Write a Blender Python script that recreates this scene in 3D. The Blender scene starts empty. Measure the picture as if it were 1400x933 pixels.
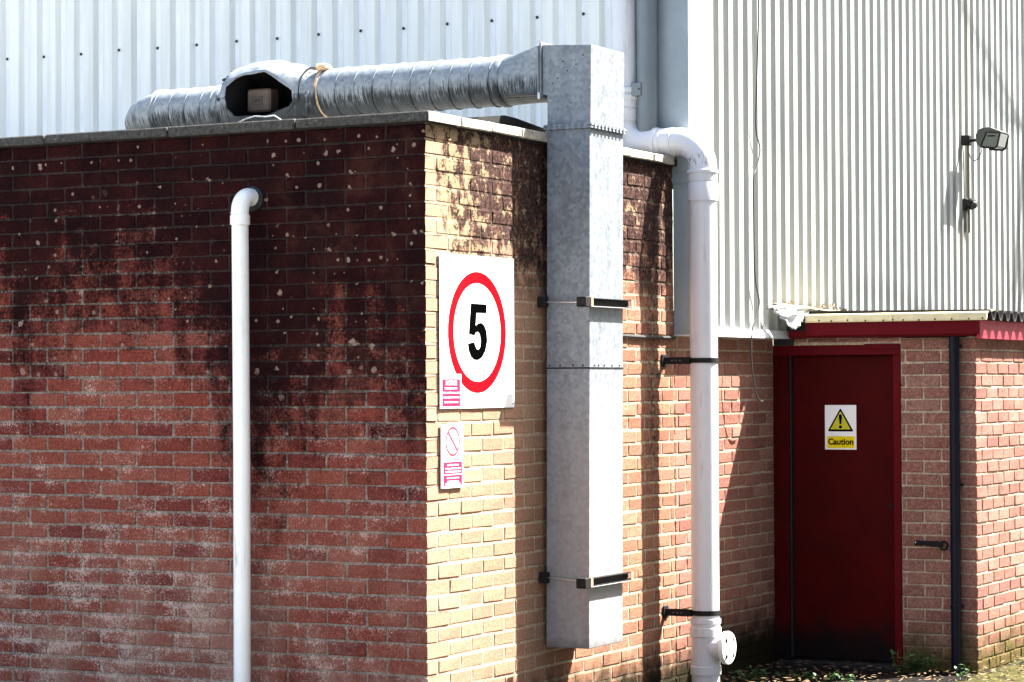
import bpy, bmesh, math, random
from mathutils import Vector, Matrix, noise as mnoise

S = bpy.context.scene
COL = S.collection
R = random.Random(7)
PI = math.pi

# ------------------------------------------------------------------ camera
cam_data = bpy.data.cameras.new("camera")
cam = bpy.data.objects.new("camera", cam_data)
COL.objects.link(cam)
cam_data.sensor_width = 36.0
cam_data.lens = 36.0 * 3468.5 / 1400.0
cam_data.clip_start = 0.1
cam_data.clip_end = 2000.0
YAW, PITCH, ROLL = 0.4850755, 0.0165451, -0.0048362
fwd = Vector((-math.sin(YAW) * math.cos(PITCH), math.cos(YAW) * math.cos(PITCH), math.sin(PITCH)))
rgt = Vector((math.cos(YAW), math.sin(YAW), 0))
upv = rgt.cross(fwd)
r2 = rgt * math.cos(ROLL) + upv * math.sin(ROLL)
u2 = -rgt * math.sin(ROLL) + upv * math.cos(ROLL)
cam.matrix_world = Matrix(((r2.x, u2.x, -fwd.x, 5.9618), (r2.y, u2.y, -fwd.y, -10.4349),
                           (r2.z, u2.z, -fwd.z, 1.3877), (0, 0, 0, 1)))
S.camera = cam

# ------------------------------------------------------------------ light
SUN = Vector((1.0, 1.12, 1.95)).normalized()
EL = math.asin(SUN.z)
AZ = math.atan2(SUN.x, SUN.y)
w = bpy.data.worlds.new("World")
S.world = w
w.use_nodes = True
nt = w.node_tree
sky = nt.nodes.new("ShaderNodeTexSky")
sky.sky_type = 'NISHITA'
sky.sun_disc = False
sky.sun_elevation = EL
sky.sun_rotation = AZ
sky.air_density = 1.0
sky.dust_density = 3.0
sky.ozone_density = 0.3
bg = nt.nodes["Background"]
bg.inputs[1].default_value = 0.076
nt.links.new(sky.outputs[0], bg.inputs[0])
sd = bpy.data.lights.new("sun", 'SUN')
sd.energy = 5.0
sd.angle = math.radians(0.5)
sd.color = (1.0, 0.96, 0.90)
sun = bpy.data.objects.new("sun", sd)
COL.objects.link(sun)
sun.rotation_euler = SUN.to_track_quat('Z', 'Y').to_euler()
sun.location = (10, 10, 20)
S.view_settings.view_transform = 'Standard'
S.view_settings.look = 'None'
S.view_settings.exposure = 2.85
S.view_settings.gamma = 1.0

# ------------------------------------------------------------------ node helpers
class N:
    def __init__(s, name, rough=0.8, metal=0.0, spec=0.3):
        s.m = bpy.data.materials.new(name)
        s.m.use_nodes = True
        s.t = s.m.node_tree
        s.b = s.t.nodes["Principled BSDF"]
        s.b.inputs["Roughness"].default_value = rough
        s.b.inputs["Metallic"].default_value = metal
        s.b.inputs["Specular IOR Level"].default_value = spec
        s._pos = None
    def new(s, ty, **kw):
        n = s.t.nodes.new(ty)
        for k, v in kw.items():
            setattr(n, k, v)
        return n
    def put(s, sock, v):
        if isinstance(v, bpy.types.NodeSocket):
            s.t.links.new(v, sock)
        elif isinstance(v, (tuple, list)) and len(v) == 3 and sock.type == 'RGBA':
            sock.default_value = (*v, 1)
        else:
            sock.default_value = v
    def pos(s):
        if s._pos is None:
            s._pos = s.new("ShaderNodeNewGeometry").outputs["Position"]
        return s._pos
    def sep(s, v=None):
        n = s.new("ShaderNodeSeparateXYZ")
        s.put(n.inputs[0], v or s.pos())
        return n.outputs
    def comb(s, x, y, z):
        n = s.new("ShaderNodeCombineXYZ")
        for i, v in enumerate((x, y, z)):
            s.put(n.inputs[i], v)
        return n.outputs[0]
    def math(s, op, a, b=0.0, c=None, clamp=False):
        n = s.new("ShaderNodeMath", operation=op, use_clamp=clamp)
        s.put(n.inputs[0], a); s.put(n.inputs[1], b)
        if c is not None:
            s.put(n.inputs[2], c)
        return n.outputs[0]
    def scale(s, v, k):
        n = s.new("ShaderNodeVectorMath", operation='MULTIPLY')
        s.put(n.inputs[0], v); n.inputs[1].default_value = k
        return n.outputs[0]
    def noise(s, sc, det=4, rough=0.55, vec=None, dist=0.0):
        n = s.new("ShaderNodeTexNoise")
        n.inputs["Scale"].default_value = sc
        n.inputs["Detail"].default_value = det
        n.inputs["Roughness"].default_value = rough
        n.inputs["Distortion"].default_value = dist
        s.put(n.inputs["Vector"], vec or s.pos())
        return n.outputs[0]
    def voro(s, sc, vec=None, out="Distance", dim='3D'):
        n = s.new("ShaderNodeTexVoronoi", voronoi_dimensions=dim)
        n.inputs["Scale"].default_value = sc
        s.put(n.inputs["Vector"], vec or s.pos())
        return n.outputs[out]
    def ss(s, v, a, b, lo=0.0, hi=1.0):
        n = s.new("ShaderNodeMapRange", interpolation_type='SMOOTHSTEP')
        s.put(n.inputs[0], v)
        n.inputs[1].default_value = a; n.inputs[2].default_value = b
        n.inputs[3].default_value = lo; n.inputs[4].default_value = hi
        return n.outputs[0]
    def ramp(s, v, stops, interp='LINEAR'):
        n = s.new("ShaderNodeValToRGB")
        n.color_ramp.interpolation = interp
        e = n.color_ramp.elements
        while len(e) < len(stops):
            e.new(0.5)
        for el, (p, c) in zip(e, stops):
            el.position = p
            el.color = (*c, 1) if isinstance(c, (tuple, list)) else (c, c, c, 1)
        s.put(n.inputs[0], v)
        return n.outputs[0]
    def mix(s, f, a, b, mode='MIX'):
        n = s.new("ShaderNodeMix", data_type='RGBA', blend_type=mode)
        s.put(n.inputs[0], f); s.put(n.inputs[6], a); s.put(n.inputs[7], b)
        return n.outputs[2]
    def color(s, c):
        s.put(s.b.inputs["Base Color"], c)
    def bump(s, h, st=0.4, d=0.003):
        n = s.new("ShaderNodeBump")
        n.inputs["Strength"].default_value = st
        n.inputs["Distance"].default_value = d
        s.put(n.inputs["Height"], h)
        s.t.links.new(n.outputs[0], s.b.inputs["Normal"])
    def rough(s, v):
        s.put(s.b.inputs["Roughness"], v)

def plain(name, col, rough=0.6, metal=0.0, var=0.15, sc=14, spec=0.3, bump=0.0):
    n = N(name, rough, metal, spec)
    f = n.noise(sc, 5, 0.6)
    lo = tuple(c * (1 - var) for c in col); hi = tuple(min(1, c * (1 + var)) for c in col)
    n.color(n.ramp(f, [(0.3, lo), (0.7, hi)]))
    if bump:
        n.bump(n.noise(sc * 12, 4), bump, 0.002)
    return n.m

# ---- brick and mortar -------------------------------------------------
def stain_front(n, rnd=None):
    """algae staining of the front wall: 0 clean .. 1 black; blotchy, runs down in tongues, some bricks take it more"""
    o = n.sep()
    xr = n.math('MULTIPLY_ADD', o[0], 1 / 2.6, 2.6 / 2.6)
    low = n.ramp(xr, [(0.0, .50), (0.05, .34), (0.10, .31), (0.20, .42), (0.40, .42), (0.52, .30), (0.60, .12),
                      (0.70, .14), (0.80, .28), (0.92, .24), (1.0, .18)])
    low = n.math('MULTIPLY_ADD', low, 2.7, 0.50)
    a = n.math('MULTIPLY', n.math('SUBTRACT', o[2], low), 1.0)
    a = n.math('ADD', a, n.math('MULTIPLY_ADD', n.noise(1.0, 4, 0.6, n.scale(n.pos(), (9.0, 9.0, 1.6))), 1.1, -0.55))
    a = n.math('ADD', a, n.math('MULTIPLY_ADD', n.noise(9, 6, 0.72), 2.0, -1.0))
    a = n.math('ADD', a, n.math('MULTIPLY_ADD', n.noise(62, 4, 0.85), 1.7, -0.85))
    if rnd is not None:
        a = n.math('ADD', a, n.math('MULTIPLY_ADD', n.math('FRACT', n.math('MULTIPLY', rnd, 7.31)), 0.26, -0.13))
    return n.ss(a, -0.30, 0.55)

def stain_side(n):
    o = n.sep()
    st = n.scale(n.pos(), (9.0, 9.0, 6.5))
    a = n.math('MULTIPLY_ADD', n.noise(1.0, 5, 0.65, st), 2.1, -1.05)
    edge = n.ss(o[1], 0.0, 0.36, -0.30, 0.28)
    a = n.math('ADD', n.math('ADD', a, edge), n.math('MULTIPLY', n.math('SUBTRACT', o[2], 2.2), 0.55))
    a = n.math('ADD', a, n.math('MULTIPLY_ADD', n.noise(60, 3, 0.7), 0.7, -0.35))
    a = n.ss(a, -0.12, 0.22)
    return n.math('MULTIPLY', a, n.ss(o[2], 1.72, 2.02))

def base_moss(n, z0, z1):
    o = n.sep()
    a = n.math('ADD', o[2], n.math('MULTIPLY_ADD', n.noise(9, 5, 0.6), 0.36, -0.18))
    return n.ss(a, z0, z1, 1.0, 0.0)

def brick_material(name, cols, kind, joint=False):
    n = N(name, 0.95, 0, 0.03)
    if joint:
        base = n.ramp(n.noise(30, 4), [(0.3, cols[0]), (0.7, cols[-1])])
    else:
        oi = n.new("ShaderNodeObjectInfo").outputs["Random"]
        at = n.new("ShaderNodeAttribute", attribute_name="tint").outputs["Fac"]
        rnd = n.math('FRACT', n.math('ADD', oi, at))
        k = len(cols)
        base = n.ramp(rnd, [((i + 0.5) / k, c) for i, c in enumerate(cols)])
        base = n.mix(n.ss(n.noise(16, 4, 0.6), 0.42, 0.72), base, n.mix(0.55, base, cols[0]))
    sp = n.math('ADD', n.math('MULTIPLY', n.noise(105, 4, 0.8), 0.75), n.math('MULTIPLY', n.noise(48, 3, 0.7), 0.25))
    base = n.mix(1.0, base, n.ramp(sp, [(0.30, 0.30), (0.5, 0.95), (0.70, 2.1)]), 'MULTIPLY')
    if kind == 'front':
        st = n.math('MULTIPLY', stain_front(n, None if joint else rnd), 0.96 if joint else 1.0)
        o = n.sep()
        low = n.math('MULTIPLY', n.ss(o[2], 1.5, 0.1), n.ss(o[0], -0.2, -1.6, 0.35, 1.0))
        ef = n.noise(4.2, 7, 0.68, n.scale(n.pos(), (1, 1, 1.5)))
        ef = n.math('ADD', ef, n.math('MULTIPLY', low, 0.16))
        ef = n.math('ADD', ef, n.math('MULTIPLY_ADD', n.noise(85, 4, 0.9), 1.5, -0.75))
        ef = n.math('ADD', ef, n.math('MULTIPLY_ADD', n.noise(17, 4, 0.7), 0.5, -0.25))
        if not joint:                      # salt blooms brick by brick, from the upper edge down
            ef = n.math('ADD', ef, n.math('MULTIPLY_ADD', n.math('FRACT', n.math('MULTIPLY', rnd, 13.7)), 0.10, -0.05))
            ef = n.math('ADD', ef, n.math('MULTIPLY', n.ss(n.math('FRACT', n.math('DIVIDE', n.math('ADD', o[2], 3.0), 0.075)), 0.55, 0.95), 0.13))
        ef = n.math('MULTIPLY', n.ss(ef, 0.66, 0.92), n.ss(o[2], 1.85, 1.30))
        base = n.mix(n.math('MULTIPLY', ef, 0.78), base, (0.60, 0.46, 0.38))
        dust = n.math('MULTIPLY', n.ss(n.math('ADD', n.noise(2.2, 4), n.math('MULTIPLY_ADD', n.noise(60, 3, 0.8), 0.4, -0.2)), 0.36, 0.66), n.ss(o[2], 1.0, -0.1))
        base = n.mix(n.math('MULTIPLY', dust, 0.42), base, (0.38, 0.245, 0.18))
        soot = n.ss(n.noise(4.2, 5, 0.65), 0.36, 0.62)
        dark = n.mix(1.0, base, n.mix(soot, (0.22, 0.145, 0.15), (0.05, 0.04, 0.06)), 'MULTIPLY')
        dark = n.mix(0.58, dark, (0.006, 0.0035, 0.005))
        base = n.mix(n.math('MULTIPLY', st, 0.97), base, dark)
        brown = n.ss(n.noise(3.1, 4, 0.6), 0.50, 0.66)
        base = n.mix(n.math('MULTIPLY', n.math('MULTIPLY', brown, n.ss(o[0], -1.0, -0.7)), 0.30), base, (0.085, 0.035, 0.022))
        # lichen spots
        flat = n.comb(n.math('SUBTRACT', o[0], o[1]), o[2], 0.0)
        d = n.voro(7.5, flat, "Distance", '2D')
        rc = n.sep(n.voro(7.5, flat, "Color", '2D'))
        rad = n.math('MULTIPLY_ADD', rc[0], 0.15, -0.02)
        edge = n.math('MULTIPLY_ADD', n.noise(48, 4, 0.7), 0.34, -0.17)
        spot = n.ss(n.math('SUBTRACT', n.math('ADD', d, edge), rad), -0.02, 0.015, 1.0, 0.0)
        spot = n.math('MULTIPLY', spot, n.ss(rc[1], 0.72, 0.75))
        spot = n.math('MULTIPLY', spot, n.ss(o[2], 1.1, 1.6))
        base = n.mix(n.math('MULTIPLY', spot, 0.75), base, (0.30, 0.21, 0.165))
        d = n.voro(17, flat, "Distance", '2D')
        rc = n.sep(n.voro(17, flat, "Color", '2D'))
        spot = n.ss(n.math('SUBTRACT', n.math('ADD', d, edge), n.math('MULTIPLY_ADD', rc[0], 0.20, -0.02)), -0.03, 0.03, 1.0, 0.0)
        spot = n.math('MULTIPLY', spot, n.ss(n.math('ADD', rc[1], n.math('MULTIPLY', n.ss(o[0], -1.0, -0.6), 0.22)), 0.84, 0.88))
        spot = n.math('MULTIPLY', spot, n.ss(o[2], 1.2, 1.7))
        base = n.mix(n.math('MULTIPLY', spot, 0.7), base, (0.27, 0.19, 0.14))
    elif kind == 'side':
        o = n.sep()
        pale = n.ss(n.math('ADD', o[1], n.math('MULTIPLY_ADD', n.noise(2.5, 3), 1.2, -0.6)), -0.1, 2.1, 1.0, 0.0)
        base = n.mix(n.math('MULTIPLY', pale, 0.5), base, n.mix(1.0, (0.41, 0.285, 0.195), n.ramp(n.noise(120, 3, 0.8), [(0.3, 0.5), (0.7, 1.45)]), 'MULTIPLY'))
        base = n.mix(n.math('MULTIPLY', stain_side(n), 0.94), base, n.mix(n.ss(n.noise(42, 4, 0.7), 0.38, 0.66), (0.006, 0.0045, 0.006), (0.070, 0.036, 0.032)))
        lich = n.ss(n.math('ADD', n.math('ADD', n.noise(13, 4, 0.65), n.math('MULTIPLY_ADD', n.noise(70, 3, 0.8), 0.5, -0.25)), n.ss(o[1], 0.1, 0.9, 0.07, -0.07)), 0.50, 0.60)
        lich = n.math('MULTIPLY', lich, n.ss(n.math('ADD', o[2], n.math('MULTIPLY', o[1], -0.12)), 1.72, 2.05))
        base = n.mix(n.math('MULTIPLY', lich, 0.72), base, n.mix(n.noise(55, 3), (0.24, 0.16, 0.09), (0.46, 0.36, 0.22)))
        base = n.mix(n.math('MAXIMUM', base_moss(n, -0.30, -0.05), n.math('MULTIPLY', base_moss(n, -0.22, 0.10), n.ss(o[1], 2.9, 3.3))), base, (0.018, 0.015, 0.008))
        # dark blotchy band on the wall beside the downpipe
        lk = n.math('MULTIPLY', n.ss(n.math('ABSOLUTE', n.math('SUBTRACT', o[1], n.math('MULTIPLY_ADD', n.noise(6, 3), 0.2, 2.48))), 0.03, 0.15, 1.0, 0.0), n.ss(n.noise(22, 4, 0.7), 0.42, 0.62))
        lk = n.math('MULTIPLY', lk, n.ss(o[2], 0.6, 1.1))
        base = n.mix(n.math('MULTIPLY', lk, 0.8), base, (0.03, 0.022, 0.02))
    elif kind == 'porch':
        o = n.sep()
        gr = n.math('MULTIPLY', n.ss(n.noise(3.0, 4, 0.6), 0.52, 0.68), n.ss(o[1], 4.4, 4.8))
        base = n.mix(n.math('MULTIPLY', gr, 0.6), base, (0.10, 0.07, 0.055))
        base = n.mix(n.math('MULTIPLY', base_moss(n, -0.34, -0.02), 0.92), base, n.ramp(n.noise(26, 4), [(0.3, (0.02, 0.017, 0.008)), (0.65, (0.10, 0.085, 0.02))]))
    n.color(base)
    h = n.math('ADD', n.math('MULTIPLY', n.noise(150, 5, 0.7), 1.0), n.math('MULTIPLY', n.noise(34, 4, 0.6), 0.8))
    n.bump(h, 0.9, 0.006 if not joint else 0.003)
    return n.m

M = {}
RED = [(0.1892, 0.0443, 0.0301), (0.2236, 0.0617, 0.0413), (0.1591, 0.0348, 0.0258), (0.2365, 0.0752, 0.0516), (0.1978, 0.0538, 0.0353), (0.1333, 0.0301, 0.0249)]
M['brick_front'] = brick_material("red_brick_stained", RED, 'front')
M['joint_front'] = brick_material("mortar_stained", [(0.135, 0.102, 0.082), (0.25, 0.195, 0.158)], 'front', True)
SIDE = [(0.245, 0.12, 0.076), (0.28, 0.148, 0.092), (0.205, 0.09, 0.06), (0.30, 0.175, 0.115), (0.235, 0.11, 0.073)]
M['brick_side'] = brick_material("buff_red_brick", SIDE, 'side')
M['joint_side'] = brick_material("mortar_pale", [(0.28, 0.215, 0.15), (0.40, 0.32, 0.23)], 'side', True)
MAIN = [(0.22, 0.100, 0.075), (0.25, 0.12, 0.09), (0.185, 0.080, 0.062), (0.27, 0.145, 0.11)]
M['brick_main'] = brick_material("salmon_brick", MAIN, 'side')
PORCH = [(0.2422, 0.115, 0.0884), (0.2755, 0.142, 0.1092), (0.2185, 0.098, 0.077), (0.2945, 0.168, 0.13), (0.2042, 0.098, 0.079)]
M['brick_porch'] = brick_material("bright_red_brick", PORCH, 'porch')
M['joint_porch'] = brick_material("mortar_buff", [(0.33, 0.27, 0.20), (0.45, 0.38, 0.29)], 'porch', True)

# ---- others -----------------------------------------------------------
def cladding_material(name, k, gt=1.0):
    n = N(name, 0.5, 0, 0.2)
    st = n.scale(n.pos(), (14, 14, 0.7))
    f = n.math('ADD', n.math('MULTIPLY', n.noise(1.0, 5, 0.6, st), 0.75), n.math('MULTIPLY', n.noise(1.3, 4, 0.6), 0.25))
    c = n.ramp(f, [(0.30, (0.60 * k, 0.625 * k, 0.59 * k * gt)), (0.55, (0.76 * k, 0.78 * k, 0.74 * k * gt)), (0.8, (0.83 * k, 0.84 * k, 0.79 * k * gt))])
    o = n.sep()
    gr = n.math('MULTIPLY', n.ss(n.noise(1.0, 5, 0.65, n.scale(n.pos(), (30, 30, 2.2))), 0.52, 0.72), n.ss(n.math('ADD', o[2], n.math('MULTIPLY', n.noise(4, 3), 0.25)), 2.02, 1.84))
    gr = n.math('MULTIPLY', gr, n.ss(o[1], 3.7, 4.2))
    c = n.mix(n.math('MULTIPLY', gr, 0.85), c, (0.13, 0.095, 0.055))
    # brownish vertical streaks around the lamp, over the full height
    run = n.math('MULTIPLY', n.ss(n.math('ABSOLUTE', n.math('SUBTRACT', o[1], 8.02)), 0.03, 0.20, 1.0, 0.0), n.ss(n.noise(1.0, 4, 0.6, n.scale(n.pos(), (25, 25, 1.4))), 0.40, 0.62))
    c = n.mix(n.math('MULTIPLY', run, 0.55), c, (0.22, 0.19, 0.13))
    n.color(c)
    return n.m
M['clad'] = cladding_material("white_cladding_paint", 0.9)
M['clad_side'] = cladding_material("weathered_cladding_paint", 0.41, 0.99)  # side sheets darkened in colour so rib shade still shows in full sun
M['clad_trim'] = plain("white_trim_paint", (0.66, 0.69, 0.70), 0.45, 0, 0.08, 5)
M['grey_trim'] = plain("grey_trim_paint", (0.25, 0.29, 0.31), 0.4, 0, 0.10, 6)

def galv(name, lo, hi, rough=0.42, metal=0.8, algae=None):
    n = N(name, rough, metal, 0.25)
    v = n.new("ShaderNodeTexVoronoi")
    v.inputs["Scale"].default_value = 52
    n.put(v.inputs["Vector"], n.math and n.pos())
    cr = n.sep(v.outputs["Color"])[0]
    big = n.noise(7, 4, 0.6)
    strk = n.noise(1.0, 5, 0.6, n.scale(n.pos(), (22, 22, 1.6) if algae == 'trunk' else (2.5, 14, 14)))
    f = n.math('ADD', n.math('MULTIPLY', cr, 0.30), n.math('ADD', n.math('MULTIPLY', big, 0.35), n.math('MULTIPLY', strk, 0.45)))
    c = n.ramp(f, [(0.2, lo), (0.85, hi)])
    n.rough(n.ramp(n.math('ADD', n.math('MULTIPLY', cr, 0.6), n.math('MULTIPLY', big, 0.4)), [(0.1, rough - 0.10), (0.9, rough + 0.16)]))
    o = n.sep()
    if algae == 'spiral':
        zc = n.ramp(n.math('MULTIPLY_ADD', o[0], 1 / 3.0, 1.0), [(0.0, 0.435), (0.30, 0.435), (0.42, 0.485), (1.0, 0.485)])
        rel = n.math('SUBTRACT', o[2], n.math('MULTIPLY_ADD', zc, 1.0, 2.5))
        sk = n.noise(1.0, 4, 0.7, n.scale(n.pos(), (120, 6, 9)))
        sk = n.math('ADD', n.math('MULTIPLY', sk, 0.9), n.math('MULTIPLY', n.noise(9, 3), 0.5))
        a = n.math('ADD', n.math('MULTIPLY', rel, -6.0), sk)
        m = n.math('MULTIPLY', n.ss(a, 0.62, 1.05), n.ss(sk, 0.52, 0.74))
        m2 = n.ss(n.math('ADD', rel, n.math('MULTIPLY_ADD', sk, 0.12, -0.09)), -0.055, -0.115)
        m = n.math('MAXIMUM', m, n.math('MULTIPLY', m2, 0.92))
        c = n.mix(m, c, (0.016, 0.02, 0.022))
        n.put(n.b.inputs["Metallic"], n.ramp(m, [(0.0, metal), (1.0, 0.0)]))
    elif algae == 'trunk':
        warm = n.ss(n.math('ADD', o[2], n.math('MULTIPLY', n.noise(3, 3), 0.5)), 2.0, 0.9)  # warm reflection painted into the colour of the lower trunk
        c = n.mix(n.math('MULTIPLY', warm, 0.30), c, (0.44, 0.38, 0.35))
        bot = n.ss(n.math('ADD', o[2], n.math('MULTIPLY', n.noise(20, 4), 0.10)), 0.14, 0.07)
        c = n.mix(n.math('MULTIPLY', bot, 0.7), c, (0.10, 0.10, 0.10))
    n.color(c)
    if algae == 'trunk':
        n.bump(n.noise(3.0, 2), 0.25, 0.02)
    return n.m
M['galv'] = galv("galvanised_sheet", (0.082, 0.097, 0.113), (0.255, 0.280, 0.302), 0.50, 0.15, 'trunk')
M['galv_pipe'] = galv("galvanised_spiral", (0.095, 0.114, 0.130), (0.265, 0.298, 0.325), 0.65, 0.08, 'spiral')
M['dark_inside'] = plain("black_lining", (0.006, 0.006, 0.008), 0.9)  # black that stands in for shade inside the fan
M['steel_dark'] = plain("dark_channel_steel", (0.012, 0.011, 0.011), 0.6, 0.0, 0.3, 60, 0.15)
M['rust_end'] = plain("rusty_cut_end", (0.42, 0.20, 0.14), 0.8, 0.0, 0.3, 90)
M['zinc'] = plain("zinc_rod", (0.45, 0.46, 0.47), 0.35, 0.9, 0.2, 50)

def pvc(name, col, dirt, amount):
    n = N(name, 0.32, 0, 0.45)
    st = n.noise(1.0, 5, 0.65, n.scale(n.pos(), (28, 28, 4)))
    f = n.math('MULTIPLY', n.ss(st, 0.56, 0.78), amount)
    o = n.sep()
    c = n.mix(f, n.ramp(n.noise(6, 4), [(0.3, tuple(x * 0.93 for x in col)), (0.7, col)]), dirt)
    if name.startswith("white_soil"):
        band = n.math('MULTIPLY', n.ss(n.noise(1.0, 4, 0.75, n.scale(n.pos(), (60, 60, 14))), 0.50, 0.62),
                      n.ss(n.math('ADD', o[2], n.math('MULTIPLY', n.noise(12, 3), 0.06)), 2.75, 2.69))
        band = n.math('MULTIPLY', band, n.ss(o[2], 2.60, 2.64))
        c = n.mix(n.math('MULTIPLY', band, 0.85), c, (0.03, 0.035, 0.03))
    n.color(c)
    n.rough(n.ramp(f, [(0, 0.30), (1, 0.75)]))
    return n.m
M['pvc'] = pvc("white_soil_pvc", (0.62, 0.62, 0.64), (0.22, 0.21, 0.19), 0.5)
M['pvc_white'] = pvc("white_waste_pvc", (0.90, 0.89, 0.84), (0.26, 0.24, 0.20), 0.6)
M['pvc_grey'] = pvc("grey_pipe_paint", (0.15, 0.175, 0.19), (0.17, 0.16, 0.16), 0.5)
M['rubber'] = plain("black_rubber", (0.012, 0.012, 0.014), 0.6)
M['black_pipe'] = plain("navy_black_pipe", (0.004, 0.005, 0.014), 0.45, 0, 0.2, 10, 0.15)

def concrete(name, a, b, sc=18):
    n = N(name, 0.9, 0, 0.2)
    f = n.noise(sc, 6, 0.7)
    c = n.ramp(f, [(0.25, a), (0.55, b), (0.8, tuple(x * 1.35 for x in b))])
    bl = n.ss(n.noise(42, 4, 0.7), 0.54, 0.66)
    c = n.mix(n.math('MULTIPLY', bl, 0.75), c, (0.012, 0.012, 0.011))
    c = n.mix(n.math('MULTIPLY', n.ss(n.noise(75, 4, 0.75), 0.60, 0.68), 0.7), c, (0.22, 0.21, 0.18))
    n.color(c)
    n.bump(n.noise(70, 5, 0.7), 0.6, 0.004)
    return n.m
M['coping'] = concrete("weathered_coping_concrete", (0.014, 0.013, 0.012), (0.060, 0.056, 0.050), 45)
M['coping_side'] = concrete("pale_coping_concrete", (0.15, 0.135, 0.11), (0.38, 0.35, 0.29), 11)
M['roof'] = plain("pale_chipping_roof", (0.42, 0.41, 0.38), 0.95, 0, 0.25, 30)
M['felt'] = plain("black_roof_felt", (0.010, 0.010, 0.010), 0.9, 0, 0.3, 30)
M['red'] = plain("red_gloss_paint", (0.085, 0.001, 0.0045), 0.6, 0, 0.12, 9, 0.08)
M['red_fade'] = plain("faded_red_barge_paint", (0.30, 0.022, 0.04), 0.6, 0, 0.15, 20, 0.2)  # lighter copy of the red, sunlight on the barge put into the colour

def door_material():
    n = N("dark_red_door_paint", 0.5, 0, 0.05)
    o = n.sep()
    c = n.ramp(n.noise(5, 5, 0.6), [(0.3, (0.036, 0.0009, 0.0010)), (0.7, (0.064, 0.0014, 0.0016))])
    mud = n.ss(n.math('ADD', o[2], n.math('MULTIPLY_ADD', n.noise(4.5, 5, 0.65), 0.5, -0.25)), 0.0, -0.26)
    c = n.mix(n.math('MULTIPLY', mud, 0.95), c, (0.006, 0.005, 0.005))
    kick = n.ss(o[2], 0.33, 0.335)
    c = n.mix(n.math('MULTIPLY', kick, 0.35), c, (0.04, 0.003, 0.003))
    sc = n.ss(n.noise(1.0, 4, 0.7, n.scale(n.pos(), (40, 40, 9))), 0.73, 0.77)
    c = n.mix(n.math('MULTIPLY', sc, 0.5), c, (0.22, 0.04, 0.04))
    n.color(c)
    n.rough(0.62)
    return n.m
M['door'] = door_material()
M['cream'] = plain("cream_weathered_flashing", (0.60, 0.52, 0.32), 0.7, 0, 0.14, 16)
M['lead'] = plain("crumpled_grey_lead", (0.52, 0.53, 0.53), 0.55, 0.2, 0.35, 26)
M['sheet_roof'] = plain("dark_corrugated_sheet", (0.022, 0.02, 0.02), 0.85, 0, 0.4, 30)
M['sign_white'] = plain("white_sign_face", (0.80, 0.80, 0.79), 0.35, 0, 0.03, 8, spec=0.04)
M['sign_red'] = plain("red_sign_print", (0.36, 0.0015, 0.006), 0.4, 0, 0.05, 8, spec=0.04)
M['sign_pink'] = plain("faded_magenta_print", (0.24, 0.018, 0.062), 0.45, 0, 0.12, 30, spec=0.04)
M['sign_faint'] = plain("faded_red_print", (0.27, 0.055, 0.075), 0.45, 0, 0.15, 30, spec=0.04)
M['sign_black'] = plain("black_sign_print", (0.0012, 0.0012, 0.0012), 1.0, spec=0.0)
M['sign_yellow'] = plain("yellow_sign_print", (0.72, 0.56, 0.01), 0.4, 0, 0.06, 20, spec=0.04)
M['sign_olive'] = plain("yellow_triangle_print", (0.50, 0.47, 0.03), 0.4, 0, 0.06, 20, spec=0.04)
M['screw'] = plain("dark_screw_head", (0.03, 0.032, 0.035), 0.5, 0.3)
M['black'] = plain("black_metal", (0.006, 0.006, 0.006), 0.6, 0.0, 0.2, 20, 0.15)
M['lamp_grey'] = plain("weathered_lamp_casting", (0.045, 0.047, 0.043), 0.6, 0.1, 0.3, 30)
M['conduit'] = plain("grey_conduit", (0.16, 0.155, 0.13), 0.6, 0, 0.2, 20)
M['cable'] = plain("dark_cable", (0.03, 0.028, 0.026), 0.6)
M['box_beige'] = plain("dusty_beige_casing", (0.11, 0.08, 0.065), 0.6, 0, 0.2, 25)
M['tape'] = plain("peeling_orange_tape", (0.50, 0.36, 0.22), 0.7, 0, 0.35, 60)
M['leaf'] = plain("weed_leaf", (0.035, 0.075, 0.02), 0.55, 0, 0.45, 30)
M['evergreen'] = plain("evergreen_foliage", (0.025, 0.045, 0.018), 0.8, 0, 0.4, 3, 0.1)
M['deadleaf'] = plain("dead_leaf", (0.16, 0.10, 0.05), 0.8, 0, 0.5, 40)
M['bark'] = plain("tree_bark", (0.09, 0.075, 0.06), 0.9, 0, 0.3, 12)
g = N("lamp_glass", 0.12, 0, 0.6); g.color((0.035, 0.05, 0.045)); M['glass'] = g.m

def ground_material():
    n = N("soil_and_moss_ground", 0.95, 0, 0.1)
    o = n.sep()
    far = n.math('MAXIMUM', n.ss(o[1], -0.6, -1.2), n.ss(o[0], 2.3, 3.0))
    soil = n.ramp(n.noise(14, 6, 0.7), [(0.3, (0.003, 0.0025, 0.002)), (0.6, (0.010, 0.008, 0.006)), (0.8, (0.03, 0.025, 0.018))])
    tar = n.ramp(n.noise(30, 6, 0.7), [(0.3, (0.17, 0.165, 0.155)), (0.7, (0.27, 0.26, 0.24))])
    moss = n.ramp(n.noise(22, 5, 0.7), [(0.3, (0.022, 0.020, 0.008)), (0.55, (0.06, 0.055, 0.014)), (0.75, (0.13, 0.115, 0.03))])
    mm = n.math('MULTIPLY', n.ss(o[0], 1.28, 1.34), n.ss(n.noise(7, 4), 0.34, 0.5))
    c = n.mix(mm, soil, moss)
    n.color(n.mix(far, c, tar))
    n.bump(n.noise(40, 6, 0.7), 0.8, 0.02)
    return n.m
M['ground'] = ground_material()

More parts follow.
